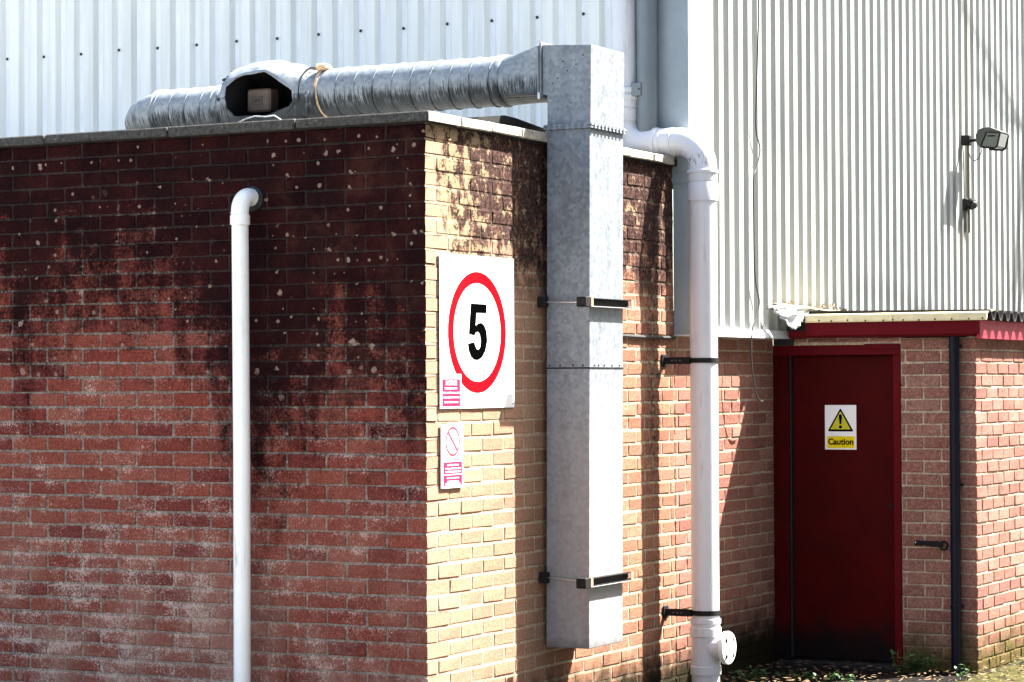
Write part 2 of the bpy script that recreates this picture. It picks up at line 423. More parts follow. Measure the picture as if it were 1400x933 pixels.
# ------------------------------------------------------------------ object helpers
class MB:
    def __init__(s):
        s.v = []; s.f = []; s.sm = []; s.mi = []
    def add(s, vs, fs, smooth=False, mi=0):
        b = len(s.v)
        s.v += [tuple(x) for x in vs]
        for f in fs:
            s.f.append(tuple(i + b for i in f)); s.sm.append(smooth); s.mi.append(mi)
        return s
    def box(s, a, b, mi=0):
        x0, y0, z0 = a; x1, y1, z1 = b
        vs = [(x0, y0, z0), (x1, y0, z0), (x1, y1, z0), (x0, y1, z0), (x0, y0, z1), (x1, y0, z1), (x1, y1, z1), (x0, y1, z1)]
        return s.add(vs, [(0, 3, 2, 1), (4, 5, 6, 7), (0, 1, 5, 4), (1, 2, 6, 5), (2, 3, 7, 6), (3, 0, 4, 7)], False, mi)
    def cbox(s, a, b, c=0.002, jit=0.0, rr=None, mi=0):
        """chamfered box, 44 triangles"""
        lo = Vector(a); hi = Vector(b)
        idx = {}; vs = []
        for sx in (0, 1):
            for sy in (0, 1):
                for sz in (0, 1):
                    p = Vector((hi.x if sx else lo.x, hi.y if sy else lo.y, hi.z if sz else lo.z))
                    j = Vector((0, 0, 0)) if not jit else Vector([(rr or R).uniform(-jit, jit) for _ in range(3)])
                    for ax in range(3):
                        q = p.copy()
                        for k in range(3):
                            if k != ax:
                                q[k] += -c if (sx, sy, sz)[k] else c
                        idx[(sx, sy, sz, ax)] = len(vs); vs.append(q + j)
        fs = []
        for ax in range(3):
            o1, o2 = [(1, 2), (0, 2), (0, 1)][ax]
            for sd in (0, 1):
                cyc = []
                for (p, q) in ((0, 0), (1, 0), (1, 1), (0, 1)):
                    k = [0, 0, 0]; k[ax] = sd; k[o1] = p; k[o2] = q
                    cyc.append(idx[(*k, ax)])
                fs.append(tuple(cyc))
        for ax in range(3):          # edges along axis ax
            o1, o2 = [(1, 2), (0, 2), (0, 1)][ax]
            for p in (0, 1):
                for q in (0, 1):
                    k0 = [0, 0, 0]; k1 = [0, 0, 0]
                    k0[ax] = 0; k1[ax] = 1
                    k0[o1] = k1[o1] = p; k0[o2] = k1[o2] = q
                    fs.append((idx[(*k0, o1)], idx[(*k1, o1)], idx[(*k1, o2)], idx[(*k0, o2)]))
        for sx in (0, 1):
            for sy in (0, 1):
                for sz in (0, 1):
                    fs.append(tuple(idx[(sx, sy, sz, a_)] for a_ in range(3)))
        return s.add(vs, fs, False, mi)
    def tube(s, path, r, seg=20, caps=True, smooth=True, rads=None, mi=0):
        path = [Vector(p) for p in path]
        n = len(path)
        ref = None; rings = []
        for i, p in enumerate(path):
            t = (path[min(i + 1, n - 1)] - path[max(i - 1, 0)]).normalized()
            if ref is None:
                ref = t.orthogonal().normalized()
            ref = (ref - t * ref.dot(t)).normalized()
            bi = t.cross(ref)
            rr = rads[i] if rads else r
            rings.append([p + (ref * math.cos(2 * PI * k / seg) + bi * math.sin(2 * PI * k / seg)) * rr for k in range(seg)])
        vs = [v for rg in rings for v in rg]
        fs = [(i * seg + k, i * seg + (k + 1) % seg, (i + 1) * seg + (k + 1) % seg, (i + 1) * seg + k) for i in range(n - 1) for k in range(seg)]
        s.add(vs, fs, smooth, mi)
        if caps:
            s.add(rings[0], [tuple(range(seg))[::-1]], False, mi)
            s.add(rings[-1], [tuple(range(seg))], False, mi)
        return s
    def lathe(s, org, axis, prof, seg=28, caps=True, mi=0, smooth=True):
        """profile [(distance along axis, radius)], duplicated points give sharp edges"""
        org = Vector(org); ax = Vector(axis).normalized()
        return s.tube_prof(org, ax, prof, seg, caps, mi, smooth)
    def tube_prof(s, org, ax, prof, seg, caps, mi, smooth):
        ref = ax.orthogonal().normalized(); bi = ax.cross(ref)
        ring = lambda d, r: [org + ax * d + (ref * math.cos(2 * PI * k / seg) + bi * math.sin(2 * PI * k / seg)) * r for k in range(seg)]
        for (d0, r0), (d1, r1) in zip(prof[:-1], prof[1:]):
            if abs(d0 - d1) < 1e-9 and abs(r0 - r1) < 1e-9:
                continue
            s.add(ring(d0, r0) + ring(d1, r1), [(k, (k + 1) % seg, seg + (k + 1) % seg, seg + k) for k in range(seg)], smooth, mi)
        if caps:
            s.add(ring(*prof[0]), [tuple(range(seg))[::-1]], False, mi)
            s.add(ring(*prof[-1]), [tuple(range(seg))], False, mi)
        return s
    def prism(s, poly, vec, mi=0):
        """closed 3-D polygon extruded by vec"""
        n = len(poly); v = Vector(vec)
        vs = [Vector(p) for p in poly] + [Vector(p) + v for p in poly]
        return s.add(vs, [tuple(range(n))[::-1], tuple(range(n, 2 * n))] + [(i, (i + 1) % n, n + (i + 1) % n, n + i) for i in range(n)], False, mi)
    def mesh(s, name, mats):
        me = bpy.data.meshes.new(name)
        me.from_pydata(s.v, [], s.f)
        for m in (mats if isinstance(mats, (list, tuple)) else [mats]):
            me.materials.append(m)
        me.polygons.foreach_set("use_smooth", s.sm)
        me.polygons.foreach_set("material_index", s.mi)
        me.update()
        return me
    def fixn(s, me):
        bm = bmesh.new(); bm.from_mesh(me)
        bmesh.ops.remove_doubles(bm, verts=bm.verts, dist=1e-6)
        bmesh.ops.recalc_face_normals(bm, faces=bm.faces)
        bm.to_mesh(me); bm.free()
        return me
    def obj(s, name, mats, parent=None, fix=True, **props):
        me = s.mesh(name, mats)
        if fix:
            s.fixn(me)
        if any(s.sm):
            me.set_sharp_from_angle(angle=math.radians(32))
        return link(name, me, parent, **props)

def link(name, me, parent=None, **props):
    o = bpy.data.objects.new(name, me)
    COL.objects.link(o)
    if parent is not None:
        o.parent = parent
        if parent.parent is None:
            o.matrix_parent_inverse = Matrix.Translation(-parent.location)
    for k, v in props.items():
        o[k] = v
    return o

def thing(name, label, cat, loc=(0, 0, 0), group=None):
    o = bpy.data.objects.new(name, None)
    o.empty_display_size = 0.1
    COL.objects.link(o)
    o.location = loc
    o['label'] = label; o['category'] = cat
    if group:
        o['group'] = group
    return o

def tag(o, label, cat, group=None):
    o['label'] = label; o['category'] = cat
    if group:
        o['group'] = group
    return o

def arc(c, r, a0, a1, n, e1, e2):
    c = Vector(c); e1 = Vector(e1); e2 = Vector(e2)
    return [c + e1 * (r * math.cos(a0 + (a1 - a0) * i / n)) + e2 * (r * math.sin(a0 + (a1 - a0) * i / n)) for i in range(n + 1)]

# ------------------------------------------------------------------ setting: ground
GZ = -0.38
mb = MB()
NX = 46
xs = [-250, -60, -20, -8] + [-3 + 0.16 * i for i in range(44)] + [6, 12, 40, 250]
ys = [-250, -60, -20, -6] + [0.5 + 0.16 * i for i in range(44)] + [9, 14, 40, 250]
gv = []
for yy in ys:
    for xx in xs:
        d = 0.0
        if -1 < xx < 3 and 2 < yy < 7:
            d = 0.035 * mnoise.noise(Vector((xx * 2.3, yy * 2.3, 1))) + 0.015 * mnoise.noise(Vector((xx * 9, yy * 9, 4)))
            d += 0.10 * max(0, min(1, (xx - 1.30) / 0.25)) * max(0, min(1, (yy - 4.5) / 0.9))
        gv.append((xx, yy, GZ + d))
nx = len(xs)
mb.add(gv, [(j * nx + i, j * nx + i + 1, (j + 1) * nx + i + 1, (j + 1) * nx + i) for j in range(len(ys) - 1) for i in range(nx - 1)], True)
mb.obj("ground", M['ground'], None, kind='structure')

# ------------------------------------------------------------------ brick laying
CZ = lambda k: (34 - k) * 0.075            # height of the bed joint under course k
BR = {}
def brick_me(L, D, H, mat, key, mat2=None):
    """shared chamfered brick mesh, L along x, D along y, H along z, centred"""
    kk = (round(L, 3), round(D, 3), round(H, 3), mat.name, key, mat2.name if mat2 else "")
    if kk not in BR:
        rr = random.Random(str(kk))
        b = MB().cbox((-L / 2, -D / 2, -H / 2), (L / 2, D / 2, H / 2), 0.0045, 0.0022, rr)
        me = b.fixn(b.mesh("brick", [mat, mat2] if mat2 else mat))
        if mat2:                              # a corner brick takes each wall's material on its face
            for p in me.polygons:
                if p.normal.x > 0.72:
                    p.material_index = 1
        BR[kk] = me
    return BR[kk]

def place_bricks(parent, specs, mat, nmax, corner=None):
    """specs: (lo, hi, rank); the nmax lowest ranks become objects, the rest one stuff part"""
    specs = sorted(specs, key=lambda q: q[2])
    rest = MB(); tint = []
    for i, (lo, hi, rk) in enumerate(specs):
        lo = Vector(lo); hi = Vector(hi)
        c = (lo + hi) / 2; d = hi - lo
        if i < nmax:
            two = corner if corner and hi.x > -0.001 and lo.y < 0.001 else None
            me = brick_me(d.x, d.y, d.z, mat if not two else two[0], R.randrange(7), two[1] if two else None)
            o = link("brick", me, parent)
            o.location = c + Vector((R.uniform(-.0012, .0012), R.uniform(-.0012, .0012), R.uniform(-.0012, .0012)))
            o.rotation_euler = (R.uniform(-.004, .004), R.uniform(-.006, .006), R.uniform(-.004, .004))
        else:
            n0 = len(rest.v)
            rest.cbox(lo, hi, 0.0055, 0.002)
            tint += [R.random()] * (len(rest.v) - n0)
    if rest.v:
        me = rest.mesh("brickwork", mat)
        a = me.attributes.new("tint", 'FLOAT', 'POINT')
        a.data.foreach_set("value", tint)
        bm = bmesh.new(); bm.from_mesh(me); bmesh.ops.recalc_face_normals(bm, faces=bm.faces); bm.to_mesh(me); bm.free()
        link("brickwork", me, parent, kind='stuff')

BW, BH, BD, G = 0.215, 0.0655, 0.1025, 0.010

# ================================================================== ANNEX
YC = 2.871                                   # face of the main building
annex = thing("brick_annex", "low flat-roofed dark-stained brick annex standing in front of the white clad building", "building", (0, 0, GZ))
fw = MB().box((-6.0, 0.0045, -0.5), (-0.0035, 0.10, 2.624)).obj("front_wall", [M['joint_front'], M['joint_side']], annex)
for p in fw.data.polygons:
    if p.normal.x > 0.5:
        p.material_index = 1
sw = MB().box((-0.10, 0.101, -0.5), (-0.0036, YC - 0.003, 2.624)).obj("side_wall", M['joint_side'], annex)
front, side = [], []
for k in range(0, 41):
    z0 = CZ(k) + 0.005; z1 = z0 + BH
    vis = k <= 37
    if k % 2 == 0:
        front.append(((-BW, 0, z0), (0, BD, z1), -5 if vis else 50))
        x = -BW - G
    else:
        side.append(((-BD, 0, z0), (0, BW, z1), -5 if vis else 50))
        x = -BD - G
    while x > -6.0:
        front.append(((x - BW, 0, z0), (x, BD, z1), -x if vis else 50 - x))
        x -= 0.225
    y = (BW if k % 2 else BD) + G
    while y < YC - 0.03:
        y1 = min(y + BW, YC - 0.005)
        if YC - 0.005 - (y1 + G) < 0.03 and y1 < YC - 0.005:
            y1 = YC - 0.005
        hid = 1.10 < (y + y1) / 2 < 1.85 and 0.15 < z0
        side.append(((-BD, y, z0), (0, y1, z1), (y if vis else 60 + y) + (30 if hid else 0)))
        y = y1 + G
CORNER = (M['brick_front'], M['brick_side'])
place_bricks(fw, front, M['brick_front'], 300, CORNER)
place_bricks(sw, side, M['brick_side'], 300, CORNER)

# coping stones
CT = 2.676
xb = [0.04, -0.704, -1.459, -2.230, -2.98, -3.74, -4.49, -5.25, -6.0]
for a, b in zip(xb[1:], xb[:-1]):
    m_ = MB().cbox((a + 0.004, -0.042, 2.628), (b - (0.004 if b < 0 else 0), 0.26, CT), 0.006, 0.003)
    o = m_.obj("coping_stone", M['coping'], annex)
MB().box((-6.0, -0.030, 2.6245), (0.030, 0.25, 2.664)).box((-0.25, 0.2505, 2.6245), (0.030, YC - 0.01, 2.664)).obj("coping_bedding", M['felt'], annex)
yb = [0.262, 0.277 + 0.010, 0.598, 0.92, 1.24, 1.56, 1.88, 2.20, 2.52, 2.80]
for a, b in zip(yb[:-1], yb[1:]):
    if b - a < 0.05:
        continue
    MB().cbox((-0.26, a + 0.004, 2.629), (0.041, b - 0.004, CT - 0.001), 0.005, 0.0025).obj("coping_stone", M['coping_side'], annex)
# the stone on the return beside the corner shows its pale end
MB().cbox((0.0415, -0.040, 2.629), (0.045, 0.276, CT - 0.002), 0.001).obj("coping_stone", M['coping_side'], annex)
MB().box((-6.0, 0.30, 2.52), (-0.28, YC - 0.006, 2.60)).obj("flat_roof", M['roof'], annex)
fp = [(0.76, 2.727), (1.035, 2.760), (1.156, 2.757), (1.488, 2.73), (2.7, 2.70)]
poly = [(-0.12, y, z) for y, z in fp] + [(-0.12, 2.7, 2.66), (-0.12, 0.70, 2.66)]
MB().prism(poly, (-0.06, 0, 0)).obj("felt_upstand", M['felt'], annex)

# ================================================================== MAIN CLAD BUILDING
main = thing("clad_warehouse", "tall warehouse clad in white ribbed metal sheets above a brick base", "building", (0.1, YC, GZ))
ZT = 5.0
PX, DPT, SL, TR = 0.1524, 0.030, 0.027, 0.029
def profile(start, end, pitch, first_dark, flip):
    """list of (s, depth): outer flats, narrow troughs. flip: dark slope rises instead of falls along s"""
    pts = [(start, 0.0)]
    k = math.floor((start - first_dark) / pitch) - 1
    while True:
        c = first_dark + k * pitch
        if not flip:
            seq = [(c - SL / 2, 0), (c + SL / 2, DPT), (c + SL / 2 + TR, DPT), (c + SL / 2 + TR + SL, 0)]
        else:
            seq = [(c - SL / 2 - TR - SL, 0), (c - SL / 2 - TR, DPT), (c - SL / 2, DPT), (c + SL / 2, 0)]
        k += 1
        if seq[0][0] <= start + 0.002:
            continue
        if seq[-1][0] >= end - 0.002:
            break
        pts += seq
    pts.append((end, 0.0))
    return pts
def sheet(pts, z0, z1, fn):
    mb = MB(); n = len(pts)
    vs = [fn(s_, d_) + (z0,) for s_, d_ in pts] + [fn(s_, d_) + (z1,) for s_, d_ in pts]
    mb.add(vs, [(i, i + 1, n + i + 1, n + i) for i in range(n - 1)])
    return mb
pf = profile(-7.5, -0.103, PX, -0.4537 - 29 * PX, False)
sheet(pf, 2.5, ZT, lambda s_, d_: (s_, YC + 0.002 + d_)).obj("front_cladding", M['clad'], main, fix=False)
ps = profile(3.085, 13.0, 0.1491, 3.153, True)
sheet(ps, 1.70, ZT, lambda s_, d_: (0.099 - d_, s_)).obj("side_cladding", M['clad_side'], main, fix=False)
MB().box((-7.5, YC + 0.03, 2.5), (0.07, YC + 0.06, ZT)).obj("front_liner", M['clad_trim'], main)
MB().box((0.04, YC + 0.061, 1.70), (0.07, 13.0, ZT)).obj("side_liner", M['clad_trim'], main)
MB().box((-7.5, YC + 0.062, ZT), (0.10, 13.0, ZT + 0.05)).obj("roof", M['roof'], main)
# corner flashing, front leg and side leg
MB().box((-0.102, YC - 0.004, 2.62), (0.1005, YC + 0.029, ZT)).box((0.0008, YC - 0.004, 1.66), (0.1005, YC + 0.029, 2.62)).obj("corner_flashing", M['grey_trim'], main)
MB().box((0.070, YC + 0.0295, 1.70), (0.1015, 3.085, ZT)).obj("corner_trim", M['clad_trim'], main)
MB().cbox((-0.02, YC - 0.016, 2.525), (0.112, YC + 0.05, 2.585), 0.004).obj("flashing_cap", M['grey_trim'], main)
MB().prism([(0.103, YC - 0.002, 1.704), (0.118, YC - 0.002, 1.664), (0.118, YC - 0.002, 1.654), (0.0, YC - 0.002, 1.654), (0.0, YC - 0.002, 1.704)], (0, 1.56, 0)).obj("drip_flashing", M['clad_trim'], main)
# screws in the troughs of the front sheets
sx = -0.4537 - 29 * PX + SL / 2 + TR * 0.4
i = 0
while sx < -0.42:
    if i % 2 == 0:
        MB().lathe((sx, YC + 0.0245, 3.553 + R.uniform(-.004, .004)), (0, -1, 0), [(0, 0.010), (0.002, 0.010), (0.002, 0.0065), (0.007, 0.0055)], 8).obj("screw", M['screw'], main)
    sx += PX; i += 1
# brick base of the main building
mw = MB().box((-0.10, YC, -0.5), (-0.0036, 4.384, 1.80)).obj("side_wall", M['joint_side'], main)
bricks = []
for k in range(11, 41):
    z0 = CZ(k) + 0.005; z1 = z0 + BH
    y = (BW if k % 2 else BD) + G
    while y < 4.38:
        a, b = max(y, YC + 0.004), min(y + BW, 4.383)
        if b - a > 0.02 and y + BW > YC + 0.03:
            bricks.append(((-BD, a, z0), (0.0005, b, z1), 0 if k < 39 else 9))
        y += 0.225
place_bricks(mw, bricks, M['brick_main'], 300)

# ================================================================== PORCH
YD, XP = 4.385, 1.308
porch = thing("brick_porch", "small red brick porch with red door frame under a corrugated lean-to roof", "building", (0.7, YD, GZ))
pw = MB().box((0.834, YD + 0.006, -0.5), (XP - 0.006, YD + 0.10, 1.65)).box((0.002, YD + 0.006, 1.6125), (0.8335, YD + 0.10, 1.655)).obj("front_wall", M['joint_porch'], porch)
pside = MB().box((XP - 0.10, YD + 0.101, -0.5), (XP - 0.006, 8.5, 1.65)).obj("side_wall", M['joint_porch'], porch)
fb, sb = [], []
for k in range(12, 41):
    z0 = CZ(k) + 0.005; z1 = min(z0 + BH, 1.652)
    if z1 - z0 < 0.02:
        continue
    lim = 0.836
    if k % 2 == 0:
        fb.append(((XP - BW, YD, z0), (XP, YD + BD, z1), 0)); x = XP - BW - G
    else:
        sb.append(((XP - BD, YD, z0), (XP, YD + BW, z1), 0)); x = XP - BD - G
    while x > lim + 0.02:
        a = max(x - BW, lim)
        fb.append(((a, YD, z0), (x, YD + BD, z1), 0)); x -= 0.225
    y = YD + (BW if k % 2 else BD) + G
    while y < 8.5:
        sb.append(((XP - BD, y, z0), (XP, y + BW, z1), y)); y += 0.225
for i in range(4):
    x0 = 0.03 + i * 0.2
    fb.append(((x0, YD, 1.630), (x0 + 0.19, YD + BD, 1.652), 0))
place_bricks(pw, fb, M['brick_porch'], 300)
place_bricks(pside, sb, M['brick_porch'], 260)
# door frame and door
YF = YD + 0.012
fr = MB()
fr.cbox((0.779, YF, GZ), (0.828, YF + 0.085, 1.5495), 0.003)
fr.cbox((-0.03, YF - 0.001, 1.550), (0.829, YF + 0.085, 1.612), 0.003)
dfr = fr.obj("door_frame", M['red'], porch)
MB().cbox((-0.03, YF - 0.004, GZ), (0.096, YF + 0.085, 1.549), 0.003).obj("jamb", M['door'], dfr)
MB().cbox((0.60, YF - 0.012, 1.585), (0.829, YF - 0.0015, 1.618), 0.003).obj("head_strip", M['red'], dfr)
YL = YF + 0.055
door = MB().cbox((0.106, YL, -0.335), (0.774, YL + 0.044, 1.546), 0.003).obj("door", M['door'], porch)
MB().lathe((0.745, YL - 0.001, 0.62), (0, -1, 0), [(0, 0.016), (0.004, 0.016), (0.004, 0.006), (0.010, 0.005)], 12).obj("lock_cylinder", M['black'], door)
MB().box((0.096, YF + 0.02, -0.335), (0.106, YF + 0.099, 1.549)).obj("shadow_gap_seal", M['rubber'], porch)  # black strip painted in as the dark gap beside the door leaf
MB().box((-0.05, YD + 0.13, GZ), (1.2, YD + 0.16, 1.75)).obj("back_panel", M['rubber'], porch)  # black panel, widened to block sky light leaking round the door
MB().cbox((0.022, YF - 0.05, GZ - 0.05), (0.829, YF + 0.10, -0.35), 0.006).obj("threshold", M['felt'], porch)
# fascia, cream flashing, side barge, corrugated roof
YE = 4.262
fas = MB().cbox((0.262, YE, 1.668), (1.366, YE + 0.022, 1.752), 0.002)
fas.obj("fascia_board", M['red'], porch)
MB().box((0.14, YE + 0.03, 1.657), (1.33, YD + 0.10, 1.70)).obj("soffit", M['red'], porch)
MB().box((0.1, YE + 0.14, 1.60), (0.262, YE + 0.17, 1.80)).box((0.01, YD - 0.015, 1.613), (0.14, YD - 0.002, 1.80)).obj("packing_board", M['rubber'], porch)  # black boards standing in for the shade of the recess by the fascia
for (a, b) in ((0.268, 0.833), (0.836, 1.420)):
    MB().prism([(a, YE - 0.020, 1.757), (a, YE - 0.016, 1.750), (a, YE - 0.008, 1.757), (a, YE + 0.004, 1.795), (a, YE + 0.16, 1.812),
                (a, YE + 0.16, 1.818), (a, YE, 1.801), (a, YE - 0.016, 1.796)], (b - a, 0, 0)).obj("cream_flashing", M['cream'], porch)
nx_ = 10
nails = [0.36, 0.44, 0.545, 0.66, 0.775, 0.835, 0.90, 1.0, 1.1, 1.205, 1.31, 1.395]
for q in nails:
    MB().lathe((q, YE - 0.018, 1.759 + R.uniform(-.003, .003)), (0, -1, 0), [(0, 0.0065), (0.003, 0.006), (0.006, 0.004)], 7).obj("nail_head", M['screw'], porch)
MB().cbox((1.345, YE + 0.023, 1.640), (1.368, 8.5, 1.752), 0.002).obj("barge_board", M['red_fade'], porch)
def wave(y):
    t = ((y - 4.30) / 0.146) % 1.0
    q = math.cos(2 * PI * t)
    return 0.026 * max(-1, min(1, q * 1.6))
ysn = [YE + 0.03 + i * 0.146 / 12 for i in range(int((8.5 - YE - 0.03) / (0.146 / 12)))]
mb = MB(); n = len(ysn)
for (x0, x1) in ((0.105, 1.425),):
    dz = lambda x: 0.0
    top0 = [(x0, y, 1.800 + wave(y)) for y in ysn]; top1 = [(x1, y, 1.788 + wave(y)) for y in ysn]
    bo0 = [(x0, y, 1.790 + wave(y)) for y in ysn]; bo1 = [(x1, y, 1.776 + wave(y)) for y in ysn]
    mb.add(top0 + top1, [(i, i + 1, n + i + 1, n + i) for i in range(n - 1)], True)
    mb.add(bo0 + bo1, [(i, n + i, n + i + 1, i + 1) for i in range(n - 1)], True)
    mb.add(bo1 + top1, [(i, i + 1, n + i + 1, n + i) for i in range(n - 1)])
    mb.add([bo0[0], bo1[0], top1[0], top0[0]], [(0, 1, 2, 3)])
mb.obj("corrugated_roof", M['sheet_roof'], porch, fix=False)
# filler under the sheet, above the barge board
MB().box((1.349, YE + 0.03, 1.7525), (1.362, 8.5, 1.775)).obj("eaves_filler", M['rubber'], porch)
# lead flap
def crumple(corners, nu, nv, amp, seed):
    mb = MB(); vs = []
    a, b, c, d = [Vector(q) for q in corners]
    for j in range(nv + 1):
        for i in range(nu + 1):
            u_, v_ = i / nu, j / nv
            p = a * (1 - u_) * (1 - v_) + b * u_ * (1 - v_) + c * u_ * v_ + d * (1 - u_) * v_
            p = p + Vector((mnoise.noise(Vector((u_ * 3.1, v_ * 4.2 + u_ * 2, seed))) * amp + mnoise.noise(Vector((u_ * 9, v_ * 11, seed + 5))) * amp * .4, 0,
                            mnoise.noise(Vector((u_ * 4, v_ * 3, seed + 9))) * amp * .5))
            vs.append(p)
    mb.add(vs, [(j * (nu + 1) + i, j * (nu + 1) + i + 1, (j + 1) * (nu + 1) + i + 1, (j + 1) * (nu + 1) + i) for j in range(nv) for i in range(nu)], True)
    return mb
fl = crumple([(0.125, 3.98, 1.856), (0.27, 4.30, 1.848), (0.275, 4.27, 1.79), (0.25, 4.12, 1.702)], 14, 12, 0.035, 3).obj("lead_flap", M['lead'], None, fix=False)
mod = fl.modifiers.new("solid", 'SOLIDIFY'); mod.thickness = 0.004
tag(fl, "crumpled grey flap of loose flashing hanging at the porch roof end", "flashing")
fl2 = crumple([(0.115, 4.08, 1.868), (0.115, 5.05, 1.842), (0.26, 5.05, 1.826), (0.29, 4.28, 1.838)], 16, 5, 0.02, 8).obj("roof_apron", M['cream'], porch, fix=False)
mod = fl2.modifiers.new("solid", 'SOLIDIFY'); mod.thickness = 0.004
# dead leaves caught at the foot of the cladding
mb = MB()
for i in range(90):
    y = R.choice([R.uniform(4.05, 5.3), R.gauss(4.75, 0.16), R.gauss(4.25, .12), R.gauss(5.05, .1)])
    c = Vector((0.10 + R.random() ** 2 * 0.10, y, 1.848 + R.random() ** 2 * 0.045 - 0.01))
    e1 = Vector((R.gauss(0, 1), R.gauss(0, 1), R.gauss(0, 1))).normalized(); e2 = e1.orthogonal()
    L, W = R.uniform(.010, .026), R.uniform(.003, .009)
    mb.add([c - e1 * L, c + e2 * W, c + e1 * L, c - e2 * W + Vector((0, 0, .004))], [(0, 1, 2, 3)])
mb.obj("dead_leaves", M['deadleaf'], None, fix=False, kind='stuff')

# ================================================================== NARROW BLACK DOWNPIPE ON THE PORCH
bp = thing("black_downpipe", "slim black downpipe on the red brick pier right of the door", "downpipe", (1.187, YD - 0.04, GZ))
MB().tube([(1.187, YD - 0.045, GZ - 0.05), (1.187, YD - 0.045, 0.6), (1.187, YD - 0.045, 1.655)], 0.031, 20).obj("pipe", M['black_pipe'], bp)
for z in (1.585, 0.75, 0.02):
    MB().lathe((1.187, YD - 0.045, z), (0, 0, 1), [(0, 0.031), (0, 0.035), (0.02, 0.035), (0.02, 0.031)], 20, False).box((1.15, YD - 0.035, z + .002), (1.224, YD + 0.002, z + 0.018)).obj("pipe_clip", M['black_pipe'], bp)

# door hook
hk = thing("door_hook", "black iron cabin hook with a ring fixed to the brick pier", "hook", (0.95, YD, 0.40))
MB().cbox((0.916, YD - 0.014, 0.388), (1.075, YD - 0.002, 0.418), 0.003).obj("plate", M['black'], hk)
MB().cbox((1.02, YD - 0.026, 0.383), (1.10, YD - 0.0145, 0.412), 0.004).obj("hook_bar", M['black'], hk)
MB().tube(arc((1.105, YD - 0.021, 0.392), 0.024, 0, 2 * PI, 20, (1, 0, 0), (0, 0, 1)), 0.0065, 8, False).obj("ring", M['black'], hk)
MB().lathe((0.925, YD - 0.014, 0.407), (0, -1, 0), [(0, 0.005), (0.003, 0.004)], 8).obj("screw", M['zinc'], hk)

# ================================================================== VENTILATION DUCT
duct = thing("ventilation_duct", "galvanised ventilation duct dropping down the sunlit brick wall from a spiral pipe", "duct", (0.15, 1.4, 0.03))
Y0, Y1 = 1.206, 1.606
def lean(z):
    return -0.019 * (2.70 - z) / 2.70
def trunk(mb, z0, z1, x0, x1, e=0.0):
    a, b = lean(z0), lean(z1)
    vs = [(x0 + a - e, Y0 - e, z0), (x1 + a + e, Y0 - e, z0), (x1 + a + e, Y1 + e, z0), (x0 + a - e, Y1 + e, z0),
          (x0 + b - e, Y0 - e, z1), (x1 + b + e, Y0 - e, z1), (x1 + b + e, Y1 + e, z1), (x0 + b - e, Y1 + e, z1)]
    return mb.add(vs, [(0, 3, 2, 1), (4, 5, 6, 7), (0, 1, 5, 4), (1, 2, 6, 5), (2, 3, 7, 6), (3, 0, 4, 7)])
X0, X1 = 0.036, 0.281
def bevel(o, wdt=0.003, seg=2):
    m_ = o.modifiers.new("bevel", 'BEVEL'); m_.width = wdt; m_.segments = seg; m_.limit_method = 'ANGLE'
    return o
bevel(trunk(MB(), 0.030, 1.462, X0, X1).obj("lower_trunk", M['galv'], duct))
bevel(trunk(MB(), 1.464, 2.690, X0, X1).obj("upper_trunk", M['galv'], duct))
trunk(MB(), 1.459, 1.4665, X0, X1, 0.0022).obj("seam", M['steel_dark'], duct)
# pocket elbow box at the top: wide head, narrow throat
eb = MB().prism([(0.038, Y0, 2.716), (0.285, Y0, 2.716), (0.2905, Y0, 3.117), (0.012, Y0, 3.132), (0.012, Y0, 2.874), (0.038, Y0, 2.872)], (0, 0.40, 0))
bevel(eb.obj("elbow_box", M['galv'], duct))
trunk(MB(), 2.691, 2.703, X0, X1, 0.014).obj("flange", M['galv'], duct)
trunk(MB(), 2.7045, 2.715, X0 + .002, X1 + 0.003, 0.014).obj("flange", M['galv'], duct)
trunk(MB(), 2.7028, 2.7047, X0, X1, 0.0165).obj("gasket", M['rubber'], duct)  # black strips here and below paint the dark gaps between flanges
MB().box((-0.0015, Y0 - 0.0185, 2.860), (0.0, Y1 + 0.017, 3.149)).obj("gasket", M['rubber'], duct)
cl = MB()
for q in range(7):
    xx = X0 + 0.018 + q * 0.035
    cl.cbox((xx - 0.010, Y0 - 0.017, 2.688), (xx + 0.010, Y0 - 0.0142, 2.718), 0.001)
for q in range(9):
    yy = Y0 + 0.03 + q * 0.043
    cl.cbox((X1 + 0.0172, yy - 0.010, 2.688), (X1 + 0.0195, yy + 0.010, 2.718), 0.001)
cl.obj("flange_cleats", M['galv'], duct)
for x in (-0.012, 0.0):
    MB().cbox((x, Y0 - 0.015, 2.862), (x + 0.0105, Y1 + 0.015, 3.147), 0.002).obj("flange", M['galv'], duct)
MB().cbox((-0.008, Y0 - 0.022, 3.125), (0.008, Y0 - 0.0155, 3.155), 0.002).cbox((-0.008, Y0 - 0.022, 2.850), (0.008, Y0 - 0.0155, 2.885), 0.002).obj("corner_bolt", M['zinc'], duct)
# rivets on the lit diagonal of the elbow box and the lower seam
for (px, pz) in ((0.10, 2.955), (0.155, 2.99), (0.205, 3.02), (0.245, 3.065), (0.13, 3.04), (0.07, 2.93)):
    MB().lathe((px, Y0 - 0.0005, pz), (0, -1, 0), [(0, 0.0042), (0.0025, 0.003)], 7).obj("rivet", M['steel_dark'], duct)
for q in (0.045, 0.105, 0.18, 0.235):
    MB().lathe((q, Y0 - 0.001, 1.476), (0, -1, 0), [(0, 0.0055), (0.004, 0.004)], 7).obj("rivet", M['steel_dark'], duct)
for q in (1.26, 1.31, 1.38, 1.47, 1.56):
    MB().lathe((X1 + lean(1.476), q, 1.476), (1, 0, 0), [(0, 0.0055), (0.004, 0.004)], 7).obj("rivet", M['steel_dark'], duct)
